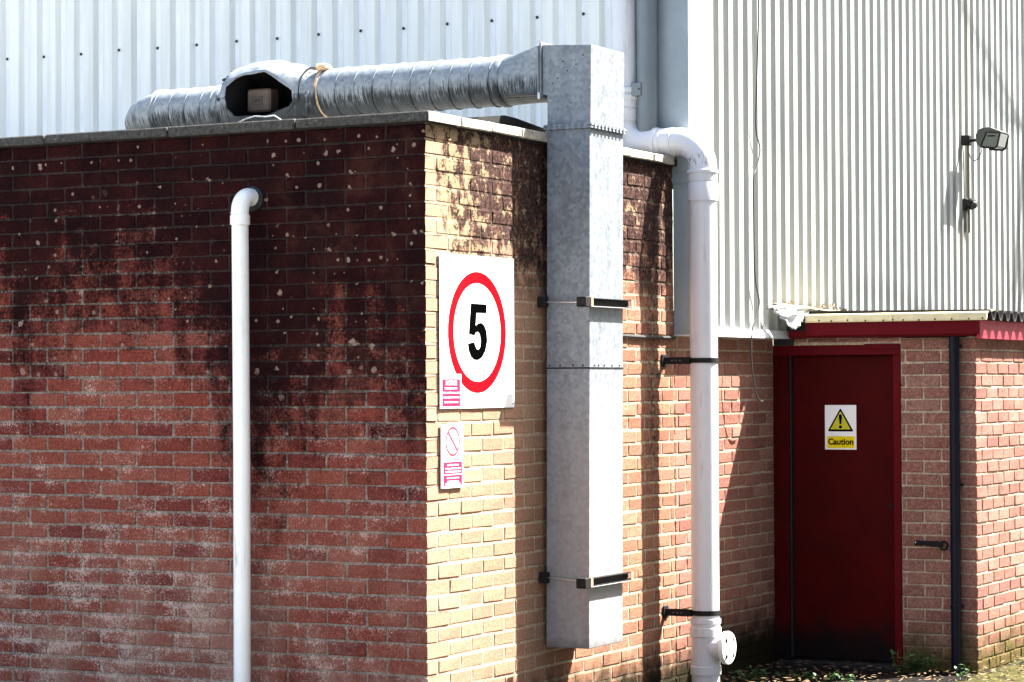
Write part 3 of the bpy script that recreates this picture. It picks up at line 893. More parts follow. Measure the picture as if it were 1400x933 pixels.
# square to round transition
YS = 1.406; ZS = 2.985; RS = 0.132
sq = []
seg = 32
rd = [Vector((-0.285, YS + RS * math.cos(2 * PI * k / seg), ZS + RS * math.sin(2 * PI * k / seg))) for k in range(seg)]
for k in range(seg):
    a = 2 * PI * k / seg
    cy, cz = math.cos(a), math.sin(a)
    m_ = max(abs(cy), abs(cz))
    sq.append(Vector((-0.012, (Y0 + Y1) / 2 + cy / m_ * 0.198, 3.003 + cz / m_ * 0.128)))
mid = [rd[k] * 0.55 + sq[k] * 0.45 for k in range(seg)]
tb = MB()
tb.add(rd + sq, [(k, (k + 1) % seg, seg + (k + 1) % seg, seg + k) for k in range(seg)], False)
tb.obj("transition", M['galv_pipe'], duct)

def spiral_pipe(name, x0, x1, r, yc, zc, pitch=0.118, skew=0.012):
    """tube along x with raised lock seams"""
    mb = MB(); seg = 36
    st = []
    x = x0; nxt = x0 + 0.03
    while x < x1 - 1e-6:
        if nxt < x1 - 0.02:
            st += [(nxt - 0.0045, 0), (nxt - 0.0035, 0.0052), (nxt + 0.0025, 0.0052), (nxt + 0.0030, 0)]
            nxt += pitch; x = nxt
        else:
            break
    st = [(x0, 0)] + st + [(x1, 0)]
    rings = []
    for i, (sx_, dr) in enumerate(st):
        ring = []
        for k in range(seg):
            a = 2 * PI * k / seg
            sk = skew * math.sin(a) if 0 < i < len(st) - 1 else 0
            ring.append((sx_ + sk, yc + (r + dr) * math.cos(a), zc + (r + dr) * math.sin(a)))
        rings.append(ring)
    vs = [v for rg in rings for v in rg]
    mb.add(vs, [(i * seg + k, i * seg + (k + 1) % seg, (i + 1) * seg + (k + 1) % seg, (i + 1) * seg + k) for i in range(len(rings) - 1) for k in range(seg)], True)
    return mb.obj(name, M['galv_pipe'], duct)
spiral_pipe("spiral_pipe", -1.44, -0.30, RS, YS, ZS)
MB().lathe((-0.318, YS, ZS), (1, 0, 0), [(0, RS + .001), (0.004, RS + 0.008), (0.022, RS + 0.008), (0.034, RS + 0.001)], 36, False).obj("collar", M['galv_pipe'], duct)
Z2 = 2.937; R2 = 0.126
spiral_pipe("spiral_pipe", -2.53, -2.0, R2, YS, Z2, 0.105)
# segmented bend at the far end turning into the wall
pth = arc((-2.515, YS + 0.27, Z2), 0.27, PI * 1.5, PI, 5, (1, 0, 0), (0, 1, 0)) + [Vector((-2.785, 2.2, Z2)), Vector((-2.785, YC + 0.02, Z2))]
pth = [Vector((-2.512, YS, Z2))] + [p - Vector((0, 0, 0.012 * i_)) for i_, p in enumerate(pth)]
MB().tube(pth, R2, 32, True, True, [R2 - 0.004 * min(i_, 6) for i_ in range(len(pth))]).obj("bend", M['galv_pipe'], duct)
for xx in (-2.535, -2.13, -2.09):
    MB().lathe((xx, YS, Z2), (1, 0, 0), [(0, R2 + .001), (0.003, R2 + 0.006), (0.016, R2 + 0.006), (0.02, R2 + 0.001)], 32, False).obj("collar", M['galv_pipe'], duct)
# fan housing: a swollen drum with its front access panel missing
HC = Vector((0, 1.40, 2.965))
OPEN = [(-1.957, 0.05, 0.05), (-1.955, 0.36, -0.27), (-1.90, 0.64, -0.50), (-1.71, 0.68, -0.54), (-1.66, 0.58, -0.50), (-1.555, 0.24, -0.36), (-1.535, 0.14, -0.20), (-1.533, 0.0, 0.0)]
def drum_r(x):
    for (xa, ra), (xb_, rb) in zip(prof[:-1], prof[1:]):
        if xa <= x <= xb_:
            return ra + (rb - ra) * (x - xa) / max(1e-9, xb_ - xa)
    return prof[-1][1]
def drum(off):
    """swollen drum along x; every cross ring starts at the upper lip of the opening and ends at its lower lip"""
    mb = MB(); seg = 56
    xs_ = sorted(set([q[0] for q in prof] + [q[0] for q in OPEN] + [-1.94 + 0.025 * q for q in range(17)]))
    vs = []
    for x in xs_:
        hi_ = lo_ = 0.03
        for (xa, ha, la), (xb_, hb, lb) in zip(OPEN[:-1], OPEN[1:]):
            if xa <= x <= xb_:
                t_ = (x - xa) / (xb_ - xa)
                hi_ = ha + (hb - ha) * t_; lo_ = la + (lb - la) * t_
        rr0 = drum_r(x) - off
        for k in range(seg + 1):
            a = hi_ + (2 * PI - hi_ + lo_) * k / seg
            cy, cz = -math.cos(a), math.sin(a)
            rr_ = rr0 + (0.012 * mnoise.noise(Vector((x * 13, cy * 2.2, cz * 2.2))) if -1.96 < x < -1.5 else 0)
            vs.append((x, HC.y + rr_ * cy, HC.z + rr_ * cz * (0.94 if cz > -0.55 else 0.88)))
    n1 = seg + 1
    mb.add(vs, [(i_ * n1 + k, (i_ + 1) * n1 + k, (i_ + 1) * n1 + k + 1, i_ * n1 + k + 1) for i_ in range(len(xs_) - 1) for k in range(seg)], True)
    return mb
prof = [(-2.03, 0.128), (-2.008, 0.13), (-1.998, 0.185), (-1.975, 0.197), (-1.95, 0.200), (-1.86, 0.222), (-1.76, 0.230), (-1.70, 0.226), (-1.64, 0.212), (-1.52, 0.168), (-1.45, 0.145), (-1.41, 0.135)]
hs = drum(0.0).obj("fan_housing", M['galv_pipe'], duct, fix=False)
mod = hs.modifiers.new("solid", 'SOLIDIFY'); mod.thickness = 0.006; mod.offset = 0
ln = drum(0.010).obj("fan_lining", M['dark_inside'], hs, fix=False)  # black inner skin, the dark of the open cavity put into colour
for xx in (-1.97, -1.50):
    MB().lathe((xx, HC.y, HC.z), (1, 0, 0), [(0, 0.17), (0.004, 0.17)], 24).obj("fan_lining", M['dark_inside'], hs)
for xx in (-1.972, -1.478):
    rv = drum_r(xx) + 0.001
    for q in range(9):
        a = 0.75 + q * 0.28
        MB().lathe((xx, HC.y - rv * math.cos(a), HC.z + rv * math.sin(a) * 0.94), (0, -math.cos(a), math.sin(a)), [(0, 0.006), (0.004, 0.005)], 7).obj("rivet", M['steel_dark'], hs)
bx = MB().cbox((-1.915, 1.355, 2.900), (-1.760, 1.45, 3.030), 0.010).obj("terminal_box", M['box_beige'], hs)
bl = MB()
for (a, b, c, d) in ((-1.880, 2.940, -1.810, 2.944), (-1.880, 2.982, -1.810, 2.986), (-1.880, 2.9445, -1.876, 2.9815), (-1.814, 2.9445, -1.810, 2.9815), (-1.867, 2.953, -1.823, 2.973)):
    bl.box((a, 1.3525, b), (c, 1.3560, d))
bl.obj("raised_emblem", M['lamp_grey'], bx)
# bent flap of the missing panel and orange tape rings at the right of the housing
fp_ = crumple([(-1.60, 1.235, 2.845), (-1.45, 1.255, 2.845), (-1.435, 1.240, 2.985), (-1.475, 1.225, 2.945)], 6, 6, 0.006, 4).obj("bent_panel", M['galv_pipe'], hs, fix=False)
mod = fp_.modifiers.new("solid", 'SOLIDIFY'); mod.thickness = 0.003
MB().lathe((-1.425, YS, ZS), (1, 0, 0), [(0, RS + .002), (0.003, RS + 0.008), (0.018, RS + 0.008), (0.021, RS + 0.002)], 36, False).obj("tape_band", M['tape'], duct)
MB().cbox((-1.44, 1.30, 3.10), (-1.375, 1.40, 3.137), 0.012, 0.006).obj("tape_knot", M['tape'], duct)
MB().lathe((-1.975, HC.y - 0.16, HC.z + 0.11), (-1, 0, 0), [(0, 0.010), (0.012, 0.010), (0.012, 0.006), (0.022, 0.006)], 8).lathe((-2.0, HC.y - 0.185, HC.z + 0.0), (-1, 0, 0), [(0, 0.009), (0.014, 0.009)], 8).obj("bolt", M['steel_dark'], hs)
# loose cable end lying on the coping under the fan
wp = [(-1.063, 0.0, 2.679), (-1.02, 0.0, 2.694), (-0.965, 0.0, 2.706), (-0.91, 0.02, 2.702), (-0.875, 0.04, 2.708), (-0.86, 0.10, 2.684)]
tag(MB().tube(wp, 0.0035, 8).obj("loose_cable", M['lead'], None), "loose pale cable lying on the coping below the open fan", "cable")

# duct brackets
def duct_bracket(z, drop):
    t = lean(z)
    root = MB()
    root.cbox((0.0, 1.155, z - 0.028), (0.045, 1.195, z + 0.028), 0.003)
    b = root.obj("bracket", M['steel_dark'], duct)
    MB().tube([(0.045, 1.178, z), (0.28, 1.185, z - drop)], 0.0048, 8).obj("tie_rod", M['zinc'], b)
    zz = z - drop
    xo = X1 + t + 0.004
    ch = MB()
    ch.box((xo, 1.085, zz - 0.021), (xo + 0.004, 1.655, zz + 0.021))
    ch.box((xo + 0.004, 1.085, zz + 0.017), (xo + 0.030, 1.655, zz + 0.021))
    ch.box((xo + 0.004, 1.085, zz - 0.021), (xo + 0.030, 1.655, zz - 0.017))
    ch.obj("channel", M['steel_dark'], b)
    MB().cbox((xo - 0.02, 1.085, zz - 0.026), (xo + 0.034, 1.150, zz + 0.026), 0.003).obj("end_block", M['steel_dark'], b)
    for ya, yb2 in ((1.1505, 1.175), (1.63, 1.658)):
        MB().box((xo + 0.0302, ya, zz - 0.023), (xo + 0.034, yb2, zz + 0.023)).obj("rusty_end", M['rust_end'], b)
    MB().cbox((xo + 0.0045, 1.1755, zz - 0.0255), (xo + 0.034, 1.66, zz - 0.0212), 0.001).obj("bottom_lip", M['zinc'], b)
    MB().tube([(xo + 0.012, 1.64, zz), (0.0, 1.66, zz)], 0.0048, 8).obj("tie_rod", M['zinc'], b)
duct_bracket(1.803, 0.005)
duct_bracket(0.388, 0.016)

# ================================================================== WHITE SOIL PIPE
PXc, PYc, PR = 0.222, 2.785, 0.079
sp = thing("soil_pipe", "thick white plastic soil pipe with swan neck over the annex coping and access tee", "pipe", (PXc, PYc, GZ))
ZH = 2.757
MB().tube([(PXc, PYc, -0.02), (PXc, PYc, 1.0), (PXc, PYc, 2.44)], PR, 36, False).obj("pipe", M['pvc'], sp)
xv = -0.268
bend = arc((PXc - 0.15, PYc, ZH - 0.15), 0.15, 0, PI / 2, 12, (1, 0, 0), (0, 0, 1))
MB().tube([(PXc, PYc, 2.58)] + bend + [(-0.02, PYc, ZH)], PR + 0.001, 36, False).obj("elbow", M['pvc'], sp)
bend2 = arc((xv + 0.13, PYc, ZH + 0.13), 0.13, PI * 1.5, PI, 12, (1, 0, 0), (0, 0, 1))
MB().tube([(-0.03, PYc, ZH)] + bend2 + [(xv, PYc, 3.0)], PR - 0.001, 36, False).obj("elbow", M['pvc'], sp)
MB().tube([(xv, PYc, 3.0), (xv, PYc, 4.5), (xv, PYc, ZT - 0.1)], PR - 0.003, 36).obj("pipe", M['pvc'], sp)
def sock(mb, org, ax, prof):
    return mb.lathe(org, ax, prof, 36, False)
s1 = sock(MB(), (PXc, PYc, 2.415), (0, 0, 1), [(0, PR), (0, PR + 0.007), (0.100, PR + 0.007), (0.104, PR + 0.005), (0.104, PR + 0.002), (0.112, PR + 0.002), (0.112, PR + 0.005), (0.155, PR + 0.006), (0.158, PR + 0.012), (0.172, PR + 0.012), (0.176, PR + 0.004), (0.176, PR)])
s1.obj("socket", M['pvc'], sp)
sock(MB(), (-0.075, PYc, ZH), (1, 0, 0), [(0, PR), (0.002, PR + 0.010), (0.022, PR + 0.010), (0.026, PR + 0.004), (0.05, PR + 0.004), (0.052, PR + 0.001), (0.12, PR + 0.004), (0.124, PR)]).obj("socket", M['pvc'], sp)
sock(MB(), (xv, PYc, 2.89), (0, 0, 1), [(0, PR - .002), (0.0, PR + 0.004), (0.07, PR + 0.005), (0.072, PR + 0.001), (0.076, PR + 0.001), (0.08, PR + 0.007), (0.125, PR + 0.007), (0.128, PR + 0.013), (0.146, PR + 0.013), (0.150, PR + 0.003), (0.165, PR + 0.003), (0.168, PR + .010), (0.19, PR + 0.010), (0.194, PR - .003)]).obj("socket", M['pvc'], sp)
# access tee at the foot
t = MB()
sock(t, (PXc, PYc, -0.262), (0, 0, 1), [(0, PR), (0, PR + 0.008), (0.045, PR + 0.008), (0.05, PR + 0.003), (0.20, PR + 0.003), (0.21, PR + 0.004), (0.215, PR + 0.010), (0.262, PR + 0.010), (0.266, PR + 0.004), (0.285, PR + 0.004), (0.288, PR + 0.009), (0.312, PR + 0.009), (0.316, PR)])
tee = t.obj("access_tee", M['pvc'], sp)
MB().lathe((PXc + 0.02, PYc - 0.005, -0.115), (1, -0.04, 0), [(0, 0.066), (0.085, 0.066), (0.105, 0.080)], 36, False).obj("branch", M['pvc'], tee)
cap = MB().lathe((PXc + 0.122, PYc - 0.009, -0.108), (1, -0.04, 0), [(0, 0.080), (0.0, 0.092), (0.020, 0.094), (0.028, 0.090), (0.030, 0.078), (0.0305, 0.0)], 36, False).obj("access_cap", M['pvc_white'], tee)
for (dy, dz) in ((0.045, 0.045), (-0.045, 0.045), (0.045, -0.045), (-0.045, -0.045)):
    MB().cbox((PXc + 0.150, PYc - 0.012 + dy - 0.009, -0.108 + dz - 0.011), (PXc + 0.157, PYc - 0.012 + dy + 0.009, -0.108 + dz + 0.011), 0.002).obj("cap_bolt", M['steel_dark'], cap)
MB().tube([(PXc, PYc, GZ - 0.06), (PXc, PYc, -0.26)], PR, 36, False).obj("pipe", M['pvc'], sp)
def pipe_clip(z):
    c = MB().lathe((PXc, PYc, z - 0.014), (0, 0, 1), [(0, PR), (0, PR + 0.006), (0.028, PR + 0.006), (0.028, PR)], 36, False).obj("pipe_clip", M['steel_dark'], sp)
    MB().cbox((0.002, 2.705, z - 0.02), (0.165, 2.732, z + 0.02), 0.002).obj("arm", M['steel_dark'], c)
    MB().cbox((0.0, 2.685, z - 0.035), (0.010, 2.752, z + 0.035), 0.002).obj("wall_plate", M['steel_dark'], c)
    for q in (0.06, 0.085, 0.11):
        MB().box((q - 0.008, 2.7035, z - 0.004), (q + 0.006, 2.7052, z + 0.004)).obj("slot", M['box_beige'], c)
pipe_clip(1.510); pipe_clip(0.085)

# ================================================================== GREY DOWNPIPE BEHIND IT
gp = thing("grey_downpipe", "grey downpipe at the warehouse corner rising behind the white soil pipe", "downpipe", (-0.128, 2.805, 2.6))
MB().tube([(-0.130, 2.802, 2.60), (-0.130, 2.802, 4.0), (-0.130, 2.802, ZT - 0.12)], 0.060, 30).obj("pipe", M['pvc_grey'], gp)
MB().cbox((-0.20, 2.733, 3.030), (-0.138, 2.741, 3.105), 0.003).obj("clip_plate", M['pvc_grey'], gp)
MB().lathe((-0.150, 2.733, 3.068), (0, -1, 0), [(0, 0.007), (0.004, 0.005)], 8).obj("screw", M['screw'], gp)

# ================================================================== WASTE PIPE ON THE FRONT WALL
wp_ = thing("waste_pipe", "plain white waste pipe with an elbow running down the stained front wall", "pipe", (-0.97, -0.12, GZ))
YW = -0.118
MB().tube([(-0.968, YW, GZ - 0.05), (-0.966, YW, 1.0), (-0.972, YW, 2.210)], 0.0415, 28).obj("pipe", M['pvc_white'], wp_)
eb_ = arc((-0.972, YW + 0.075, 2.230), 0.075, PI, PI / 2, 10, (0, 1, 0), (0, 0, 1))
MB().tube([(-0.972, YW, 2.165)] + eb_ + [(-0.972, -0.018, 2.305)], 0.044, 28).obj("elbow", M['pvc_white'], wp_)
MB().lathe((-0.972, YW, 2.165), (0, 0, 1), [(0, 0.0415), (0, 0.0485), (0.045, 0.0485), (0.05, 0.044)], 28, False).obj("socket", M['pvc_white'], wp_)
MB().lathe((-0.972, 0.012, 2.300), (0, -1, 0), [(0, 0.066), (0.026, 0.062), (0.034, 0.046), (0.034, 0.04)], 24).obj("wall_seal", M['rubber'], wp_)

# ================================================================== SIGNS
def disc_ring(c, r0, r1, e1, e2, nrm, th, seg=64):
    c = Vector(c); e1 = Vector(e1); e2 = Vector(e2); nr = Vector(nrm) * th
    mb = MB()
    A = [c + (e1 * math.cos(2 * PI * k / seg) + e2 * math.sin(2 * PI * k / seg)) * r1 for k in range(seg)]
    B = [c + (e1 * math.cos(2 * PI * k / seg) + e2 * math.sin(2 * PI * k / seg)) * r0 for k in range(seg)]
    At = [p + nr for p in A]; Bt = [p + nr for p in B]
    n = seg
    for P, Q in ((At, Bt), (A, At), (Bt, B)):
        mb.add(P + Q, [(k, (k + 1) % n, n + (k + 1) % n, n + k) for k in range(n)])
    return mb
def flat_poly(pts, e1, e2, org, nrm, th):
    """2-D outline -> thin solid"""
    org = Vector(org); e1 = Vector(e1); e2 = Vector(e2)
    return MB().prism([org + e1 * x + e2 * y for x, y in pts], Vector(nrm) * th)
EY, EZ, EX = (0, 1, 0), (0, 0, 1), (1, 0, 0)
def text_mesh(name, body, size, mat, org, e1, e2, parent, bold=0.0, th=0.0006, align='CENTER', sx=1.0):
    cu = bpy.data.curves.new(name, 'FONT')
    cu.body = body; cu.size = size; cu.align_x = align; cu.align_y = 'CENTER'
    cu.offset = bold; cu.extrude = th; cu.resolution_u = 4
    tmp = bpy.data.objects.new("tmp_text", cu)
    COL.objects.link(tmp)
    bpy.context.view_layer.update()
    me = bpy.data.meshes.new_from_object(tmp.evaluated_get(bpy.context.evaluated_depsgraph_get()))
    COL.objects.unlink(tmp); bpy.data.objects.remove(tmp); bpy.data.curves.remove(cu)
    e1 = Vector(e1); e2 = Vector(e2); e3 = e1.cross(e2); o_ = Vector(org)
    for v in me.vertices:
        v.co = o_ + e1 * v.co.x * sx + e2 * v.co.y + e3 * v.co.z
    me.materials.clear(); me.materials.append(mat)
    me.name = name
    return link(name, me, parent)

# speed limit sign: 5
XS = 0.010
spd = thing("speed_sign", "large white board with a red ring round a black figure 5 on the brick wall", "sign", (XS, 0.51, 1.26))
sb_ = MB().cbox((0.006, 0.119, 1.265), (XS, 0.880, 2.012), 0.001)
sb_.obj("board", M['sign_white'], spd)
disc_ring((XS + 0.0004, 0.494, 1.637), 0.242, 0.297, EY, EZ, EX, 0.0008).obj("red_ring", M['sign_red'], spd)
# bold 5
out = [(0.192, .272), (0.032, .272), (0.010, .124), (0.068, .116), (0.078, .130), (0.100, .136), (0.122, .124), (0.132, .095), (0.126, .062), (0.108, .046),
       (0.088, .050), (0.074, .066), (0.066, .084), (0.000, .076), (0.008, .044), (0.030, .014), (0.062, -.002), (0.100, -.004), (0.145, .010), (0.180, .044),
       (0.198, .090), (0.192, .136), (0.170, .166), (0.136, .180), (0.104, .176), (0.080, .164), (0.088, .228), (0.192, .228)]
flat_poly([(x + 0.396, y) for x, y in out], EY, EZ, (XS + 0.0004, 0, 1.505), EX, 0.0008).obj("figure_five", M['sign_black'], spd)
ns = MB().cbox((XS + 0.0006, 0.124, 1.268), (XS + 0.0016, 0.325, 1.432), 0.0002).obj("notice_sticker", M['sign_white'], spd)
MB().box((XS + 0.0018, 0.136, 1.277), (XS + 0.0022, 0.313, 1.408)).obj("pink_panel", M['sign_pink'], ns)
text_mesh("notice_text", "NOTICE", 0.030, M['sign_white'], (XS + 0.0027, 0.2245, 1.388), EY, EZ, ns, 0.0007, sx=1.0)
def word_bars(parent, xf, y0, y1, rows, h, seed):
    rr = random.Random(seed)
    mb = MB()
    for z, ins in rows:
        y = y0 + ins
        while y < y1 - ins - 0.008:
            L = min(rr.uniform(0.014, 0.036), y1 - ins - y)
            mb.box((xf, y, z - h / 2 + rr.uniform(-.0005, .0005)), (xf + 0.0003, y + L, z + h / 2 + rr.uniform(-.001, .001)))
            y += L + 0.0045
    return mb.obj("print_lines", M['sign_white'], parent)
word_bars(ns, XS + 0.0024, 0.140, 0.309, [(1.363, 0.022), (1.342, 0.002), (1.320, 0.008), (1.297, 0.018)], 0.0075, 5)
spd_screws = [(0.135, 1.995), (0.865, 1.998), (0.862, 1.283)]
for y, z in spd_screws:
    MB().lathe((XS, y, z), (1, 0, 0), [(0, 0.005), (0.002, 0.004)], 8).obj("screw", M['zinc'], spd)

# small prohibition sign
pro = thing("prohibition_sign", "small faded white sign with a pink slashed circle and two pink text bands", "sign", (XS, 0.23, 0.886))
X2 = 0.014
MB().cbox((0.006, 0.124, 0.884), (X2, 0.341, 1.190), 0.001).obj("board", M['sign_white'], pro)
disc_ring((X2 + 0.0004, 0.233, 1.108), 0.0595, 0.072, EY, EZ, EX, 0.0006, 48).obj("slashed_circle", M['sign_faint'], pro)
dd = 0.0055; q = 0.0475
MB().prism([(X2 + 0.0003, 0.233 - q - dd, 1.108 + q - dd), (X2 + 0.0003, 0.233 - q + dd, 1.108 + q + dd), (X2 + 0.0003, 0.233 + q + dd, 1.108 - q + dd), (X2 + 0.0003, 0.233 + q - dd, 1.108 - q - dd)], (0.0005, 0, 0)).obj("slash", M['sign_faint'], pro)
for (a, b) in ((0.952, 1.010), (0.897, 0.947)):
    MB().box((X2 + 0.0003, 0.142, a), (X2 + 0.0007, 0.324, b)).obj("pink_band", M['sign_pink'], pro)
word_bars(pro, X2 + 0.0009, 0.146, 0.320, [(0.995, 0.030), (0.978, 0.012), (0.963, 0.014), (0.933, 0.028), (0.916, 0.030), (0.904, 0.010)], 0.0062, 9)
for y, z in ((0.132, 1.180), (0.333, 1.180), (0.333, 0.893)):
    MB().lathe((X2, y, z), (1, 0, 0), [(0, 0.0035), (0.002, 0.003)], 8).obj("screw", M['screw'], pro)

# caution sign on the door
cau = thing("caution_sign", "white and yellow Caution sign with exclamation triangle on the dark red door", "sign", (0.437, YL, 0.96))
NY = (0, -1, 0)
yb_ = YL - 0.0035
MB().cbox((0.334, yb_, 0.965), (0.540, YL - 0.0002, 1.241), 0.0008).obj("board", M['sign_white'], cau)
def rounded_tri(cx, z0, wdt, hgt, r):
    P = [Vector((cx - wdt / 2, z0)), Vector((cx + wdt / 2, z0)), Vector((cx, z0 + hgt))]
    out = []
    ct = (P[0] + P[1] + P[2]) / 3
    for i in range(3):
        a, b, c = P[i - 1], P[i], P[(i + 1) % 3]
        d1 = (a - b).normalized(); d2 = (c - b).normalized()
        for t_ in range(5):
            u_ = t_ / 4
            out.append(b + (d1 * (1 - u_) ** 2 + d2 * u_ ** 2) * r)
    return out
def yplate(pts, y, th, mat, nm, par):
    return MB().prism([(p[0], y, p[1]) for p in pts], (0, -th, 0)).obj(nm, mat, par)
yplate(rounded_tri(0.437, 1.077, 0.172, 0.146, 0.012), yb_ - 0.0002, 0.0005, M['sign_black'], "black_triangle", cau)
yplate(rounded_tri(0.437, 1.090, 0.132, 0.113, 0.002), yb_ - 0.0009, 0.0004, M['sign_olive'], "yellow_triangle", cau)
yplate([(0.4255, 1.176), (0.4310, 1.1835), (0.4430, 1.1835), (0.4485, 1.176), (0.4425, 1.122), (0.4315, 1.122)], yb_ - 0.0015, 0.0004, M['sign_black'], "exclamation_mark", cau)
yplate([(0.437 + 0.0105 * math.cos(k * PI / 8), 1.1045 + 0.0105 * math.sin(k * PI / 8)) for k in range(16)], yb_ - 0.0015, 0.0004, M['sign_black'], "exclamation_dot", cau)
MB().box((0.348, yb_ - 0.0006, 0.974), (0.528, yb_ - 0.0002, 1.048)).obj("yellow_band", M['sign_yellow'], cau)
text_mesh("caution_text", "Caution", 0.052, M['sign_black'], (0.438, yb_ - 0.0012, 1.012), (1, 0, 0), EZ, cau, 0.0017)
cau.location.x -= 0.018

# ================================================================== FLOODLIGHT AND SENSOR
fl_ = thing("floodlight", "grey floodlight on a short arm and conduit, high on the ribbed side cladding", "lamp", (0.12, 7.95, 3.2))
MB().cbox((0.10, 7.90, 3.15), (0.165, 7.97, 3.225), 0.006).obj("junction_box", M['black'], fl_)
MB().tube([(0.125, 8.0, 3.16), (0.123, 8.01, 2.85), (0.123, 8.02, 2.5)], 0.011, 12).obj("conduit", M['conduit'], fl_)
MB().tube([(0.16, 7.93, 3.185), (0.25, 7.93, 3.185)], 0.012, 12).cbox((0.222, 7.90, 3.19), (0.262, 7.96, 3.225), 0.003).obj("arm", M['black'], fl_)
hp = [(0.245, 3.150), (0.238, 3.215), (0.262, 3.252), (0.300, 3.268), (0.345, 3.268), (0.432, 3.232), (0.428, 3.220), (0.322, 3.232), (0.278, 3.128), (0.262, 3.128)]
bevel(MB().prism([(x, 7.82, z) for x, z in hp], (0, 0.22, 0)).obj("housing", M['lamp_grey'], fl_), 0.006, 2)
gl = [(0.324, 3.230), (0.428, 3.218), (0.404, 3.124), (0.382, 3.112), (0.300, 3.122), (0.280, 3.130)]
bevel(MB().prism([(x, 7.828, z) for x, z in gl], (0, 0.204, 0)).obj("glass_front", M['glass'], fl_), 0.005, 2)
rim = [(0.428, 3.220), (0.405, 3.122), (0.383, 3.109), (0.300, 3.118), (0.278, 3.127)]
for yy in (7.816, 8.034):
    MB().tube([(x, yy, z) for x, z in rim], 0.007, 8).obj("glass_rim", M['black'], fl_)
MB().tube([(0.245, 7.92, 3.165), (0.250, 7.93, 3.10), (0.225, 7.95, 3.05), (0.185, 7.97, 3.035), (0.150, 7.99, 3.055), (0.128, 8.0, 3.11)], 0.004, 8).obj("flex", M['cable'], fl_)
MB().cbox((0.33, 7.815, 3.196), (0.385, 7.8195, 3.206), 0.002).obj("latch", M['black'], fl_)
pir = thing("motion_sensor", "small black motion sensor with pale dome below the floodlight", "sensor", (0.11, 8.0, 2.70))
MB().cbox((0.098, 7.93, 2.665), (0.135, 8.02, 2.755), 0.008).obj("mount", M['black'], pir)
MB().lathe((0.13, 7.96, 2.725), (0.86, -0.25, -0.35), [(0, 0.028), (0.02, 0.042), (0.055, 0.042), (0.06, 0.038)], 20).obj("hood", M['black'], pir)
MB().lathe((0.18, 7.945, 2.704), (0.86, -0.25, -0.35), [(0, 0.034), (0.012, 0.032), (0.022, 0.024), (0.028, 0.010), (0.029, 0.001)], 20).obj("dome", M['lamp_grey'], pir)
MB().tube([(0.11, 7.98, 2.68), (0.112, 7.98, 2.5)], 0.010, 10).obj("conduit", M['conduit'], pir)

# hanging cable on the side cladding
cp = [(0.128, 3.86, 4.9), (0.128, 3.866, 3.73), (0.128, 3.849, 3.438), (0.128, 3.813, 3.035), (0.128, 3.817, 2.902), (0.128, 3.873, 2.796), (0.128, 3.813, 2.68), (0.128, 3.765, 2.606),
      (0.128, 3.767, 2.368), (0.128, 3.77, 2.169), (0.128, 3.79, 1.994), (0.128, 3.846, 1.876), (0.128, 3.798, 1.786), (0.130, 3.739, 1.719), (0.130, 3.721, 1.67), (0.13, 3.71, 1.617),
      (0.13, 3.708, 1.543), (0.13, 3.734, 1.422), (0.13, 3.782, 1.316), (0.13, 3.841, 1.274), (0.125, 3.90, 1.269)]
def smooth_path(P, k=5):
    P = [Vector(p) for p in P]; out = []
    for i in range(len(P) - 1):
        p0, p1, p2, p3 = P[max(i - 1, 0)], P[i], P[i + 1], P[min(i + 2, len(P) - 1)]
        for j in range(k):
            t_ = j / k
            out.append(0.5 * ((2 * p1) + (p2 - p0) * t_ + (2 * p0 - 5 * p1 + 4 * p2 - p3) * t_ ** 2 + (3 * p1 - p0 - 3 * p2 + p3) * t_ ** 3))
    return out + [P[-1]]
tag(MB().tube(smooth_path(cp), 0.0045, 6).obj("hanging_cable", M['cable'], None), "thin dark cable dangling down the white side cladding to the brick below", "cable")
tag(MB().tube(smooth_path([(0.012, 1.60, 1.66), (0.012, 2.1, 1.645), (0.012, 2.5, 1.640), (0.012, 2.86, 1.642)]), 0.010, 8).obj("wall_cable", M['cable'], None), "black cable clipped level along the brick between duct and soil pipe", "cable")

# ================================================================== WEEDS
def weed(x, y, n, spread, hgt, label):
    t_ = thing("weed_plant", label, "plant", (x, y, GZ), "weeds along the porch foot")
    st = MB(); lv = MB()
    for i in range(n):
        a = R.uniform(0, 2 * PI); rr = R.random() * spread
        b = Vector((x + rr * math.cos(a), y + rr * math.sin(a) * 0.5, GZ - 0.01))
        h = R.uniform(0.35, 1) * hgt
        tip = b + Vector((R.uniform(-.4, .4) * h, R.uniform(-.6, .1) * h, h))
        mid_ = (b + tip) / 2 + Vector((R.uniform(-.02, .02), R.uniform(-.02, .02), 0.01))
        st.tube([b, mid_, tip], 0.002, 4, False)
        for p in (mid_, tip, (mid_ + tip) / 2):
            for _ in range(2):
                d = Vector((R.uniform(-1, 1), R.uniform(-1, .3), R.uniform(-.2, .6))).normalized()
                L = R.uniform(.018, .045); W = L * R.uniform(.28, .45)
                sd_ = d.cross(Vector((0, 0, 1))).normalized()
                lv.add([p, p + d * L * .5 + sd_ * W, p + d * L + Vector((0, 0, -L * .2)), p + d * L * .5 - sd_ * W], [(0, 1, 2), (0, 2, 3)])
    st.obj("stems", M['leaf'], t_, fix=False)
    lv.obj("leaves", M['leaf'], t_, fix=False, kind='stuff')
weed(0.98, 4.22, 34, 0.17, 0.17, "leafy green weed growing at the foot of the brick pier beside the black downpipe")
weed(0.55, 3.60, 22, 0.26, 0.07, "low sparse weed growing in the dark soil in front of the door")
weed(0.26, 3.45, 20, 0.16, 0.09, "low scrappy weed in dark soil beside the soil pipe foot")
weed(1.30, 4.10, 6, 0.08, 0.10, "small weed at the sunlit porch corner right of the black downpipe")
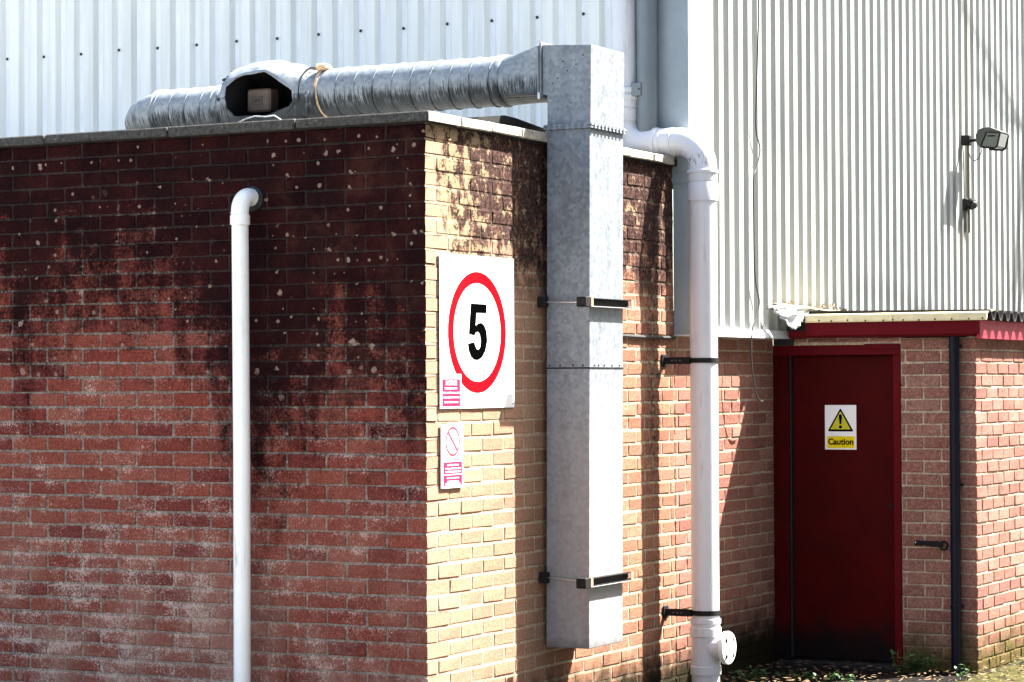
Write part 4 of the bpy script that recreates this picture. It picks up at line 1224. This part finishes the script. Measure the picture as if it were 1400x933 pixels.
# litter: twigs and leaf scraps on the soil
mb = MB()
for i in range(1700):
    x, y = R.uniform(0.05, 2.0), R.uniform(2.9, 5.6)
    if x > XP - 0.02 and y < 9 and x < XP + 0.02:
        continue
    if y > 4.36 and x < XP + 0.02:
        continue
    z = GZ + 0.03 + (0.10 * max(0, min(1, (x - 1.3) / .25)) * max(0, min(1, (y - 4.5) / .9)))
    c = Vector((x, y, z + R.uniform(-.01, .02)))
    a = R.uniform(0, PI); d = Vector((math.cos(a), math.sin(a), R.uniform(-.2, .3)))
    L = R.uniform(.008, .03); W = R.uniform(.002, .009)
    s_ = Vector((-d.y, d.x, R.uniform(-.3, .3)))
    mb.add([c - d * L, c + s_ * W, c + d * L, c - s_ * W], [(0, 1, 2, 3)])
mb.obj("leaf_litter", M['deadleaf'], None, fix=False, kind='stuff')

# ================================================================== BARE TREE (throws the branch shadows on the side cladding)
def tree(base, h, seed, label):
    rr = random.Random(seed)
    t_ = thing("bare_tree", label, "tree", base)
    tr = MB(); cr = MB()
    def limb(mb, p, d, L, r, depth):
        pts = [p]; rads = [r]
        n = 5
        for i in range(n):
            d = (d + Vector((rr.gauss(0, .10), rr.gauss(0, .10), rr.gauss(0.03, .06)))).normalized()
            p = p + d * L / n
            pts.append(p); rads.append(r * (1 - 0.55 * (i + 1) / n))
        mb.tube(pts, r, 7 if depth < 2 else 4, False, True, rads)
        if depth < 4:
            for k in range(4 if depth else 9):
                i = rr.randrange(2, n + 1)
                a = rr.uniform(0, 2 * PI)
                side_ = Vector((math.cos(a), math.sin(a), rr.uniform(.2, .9)))
                limb(cr, pts[i], (d * 0.8 + side_ * 0.75).normalized(), L * rr.uniform(.42, .66), rads[i] * 0.62, depth + 1)
    limb(tr, Vector(base), Vector((0, 0, 1)), h * 0.55, 0.085, 0)
    tr.obj("trunk", M['bark'], t_, fix=False)
    cr.obj("crown", M['bark'], t_, fix=False)
tree((3.8, 12.0, GZ), 16.0, 11, "bare leafless tree standing beyond the porch, casting twig shadows on the cladding")

# tall evergreen treeline, unseen, added to block low sky light
rr = random.Random(5)
mb = MB()
for i in range(15000):
    y = rr.uniform(-16, 22); top = 10.3 + 1.2 * mnoise.noise(Vector((y * 0.35, 0, 2)))
    z = GZ + (top - GZ) * rr.random() ** 0.8
    x = 9.2 + 1.0 * mnoise.noise(Vector((y * .5, z * .5, 7))) + rr.random() * 0.9
    d = Vector((rr.gauss(0, 1), rr.gauss(0, 1), rr.gauss(0, .7))).normalized(); e = d.orthogonal().normalized()
    L = rr.uniform(.2, .42)
    c = Vector((x, y, z))
    mb.add([c - d * L, c + e * L * .55, c + d * L, c - e * L * .55], [(0, 1, 2, 3)])
mb.obj("treeline", M['evergreen'], None, fix=False, kind='stuff')
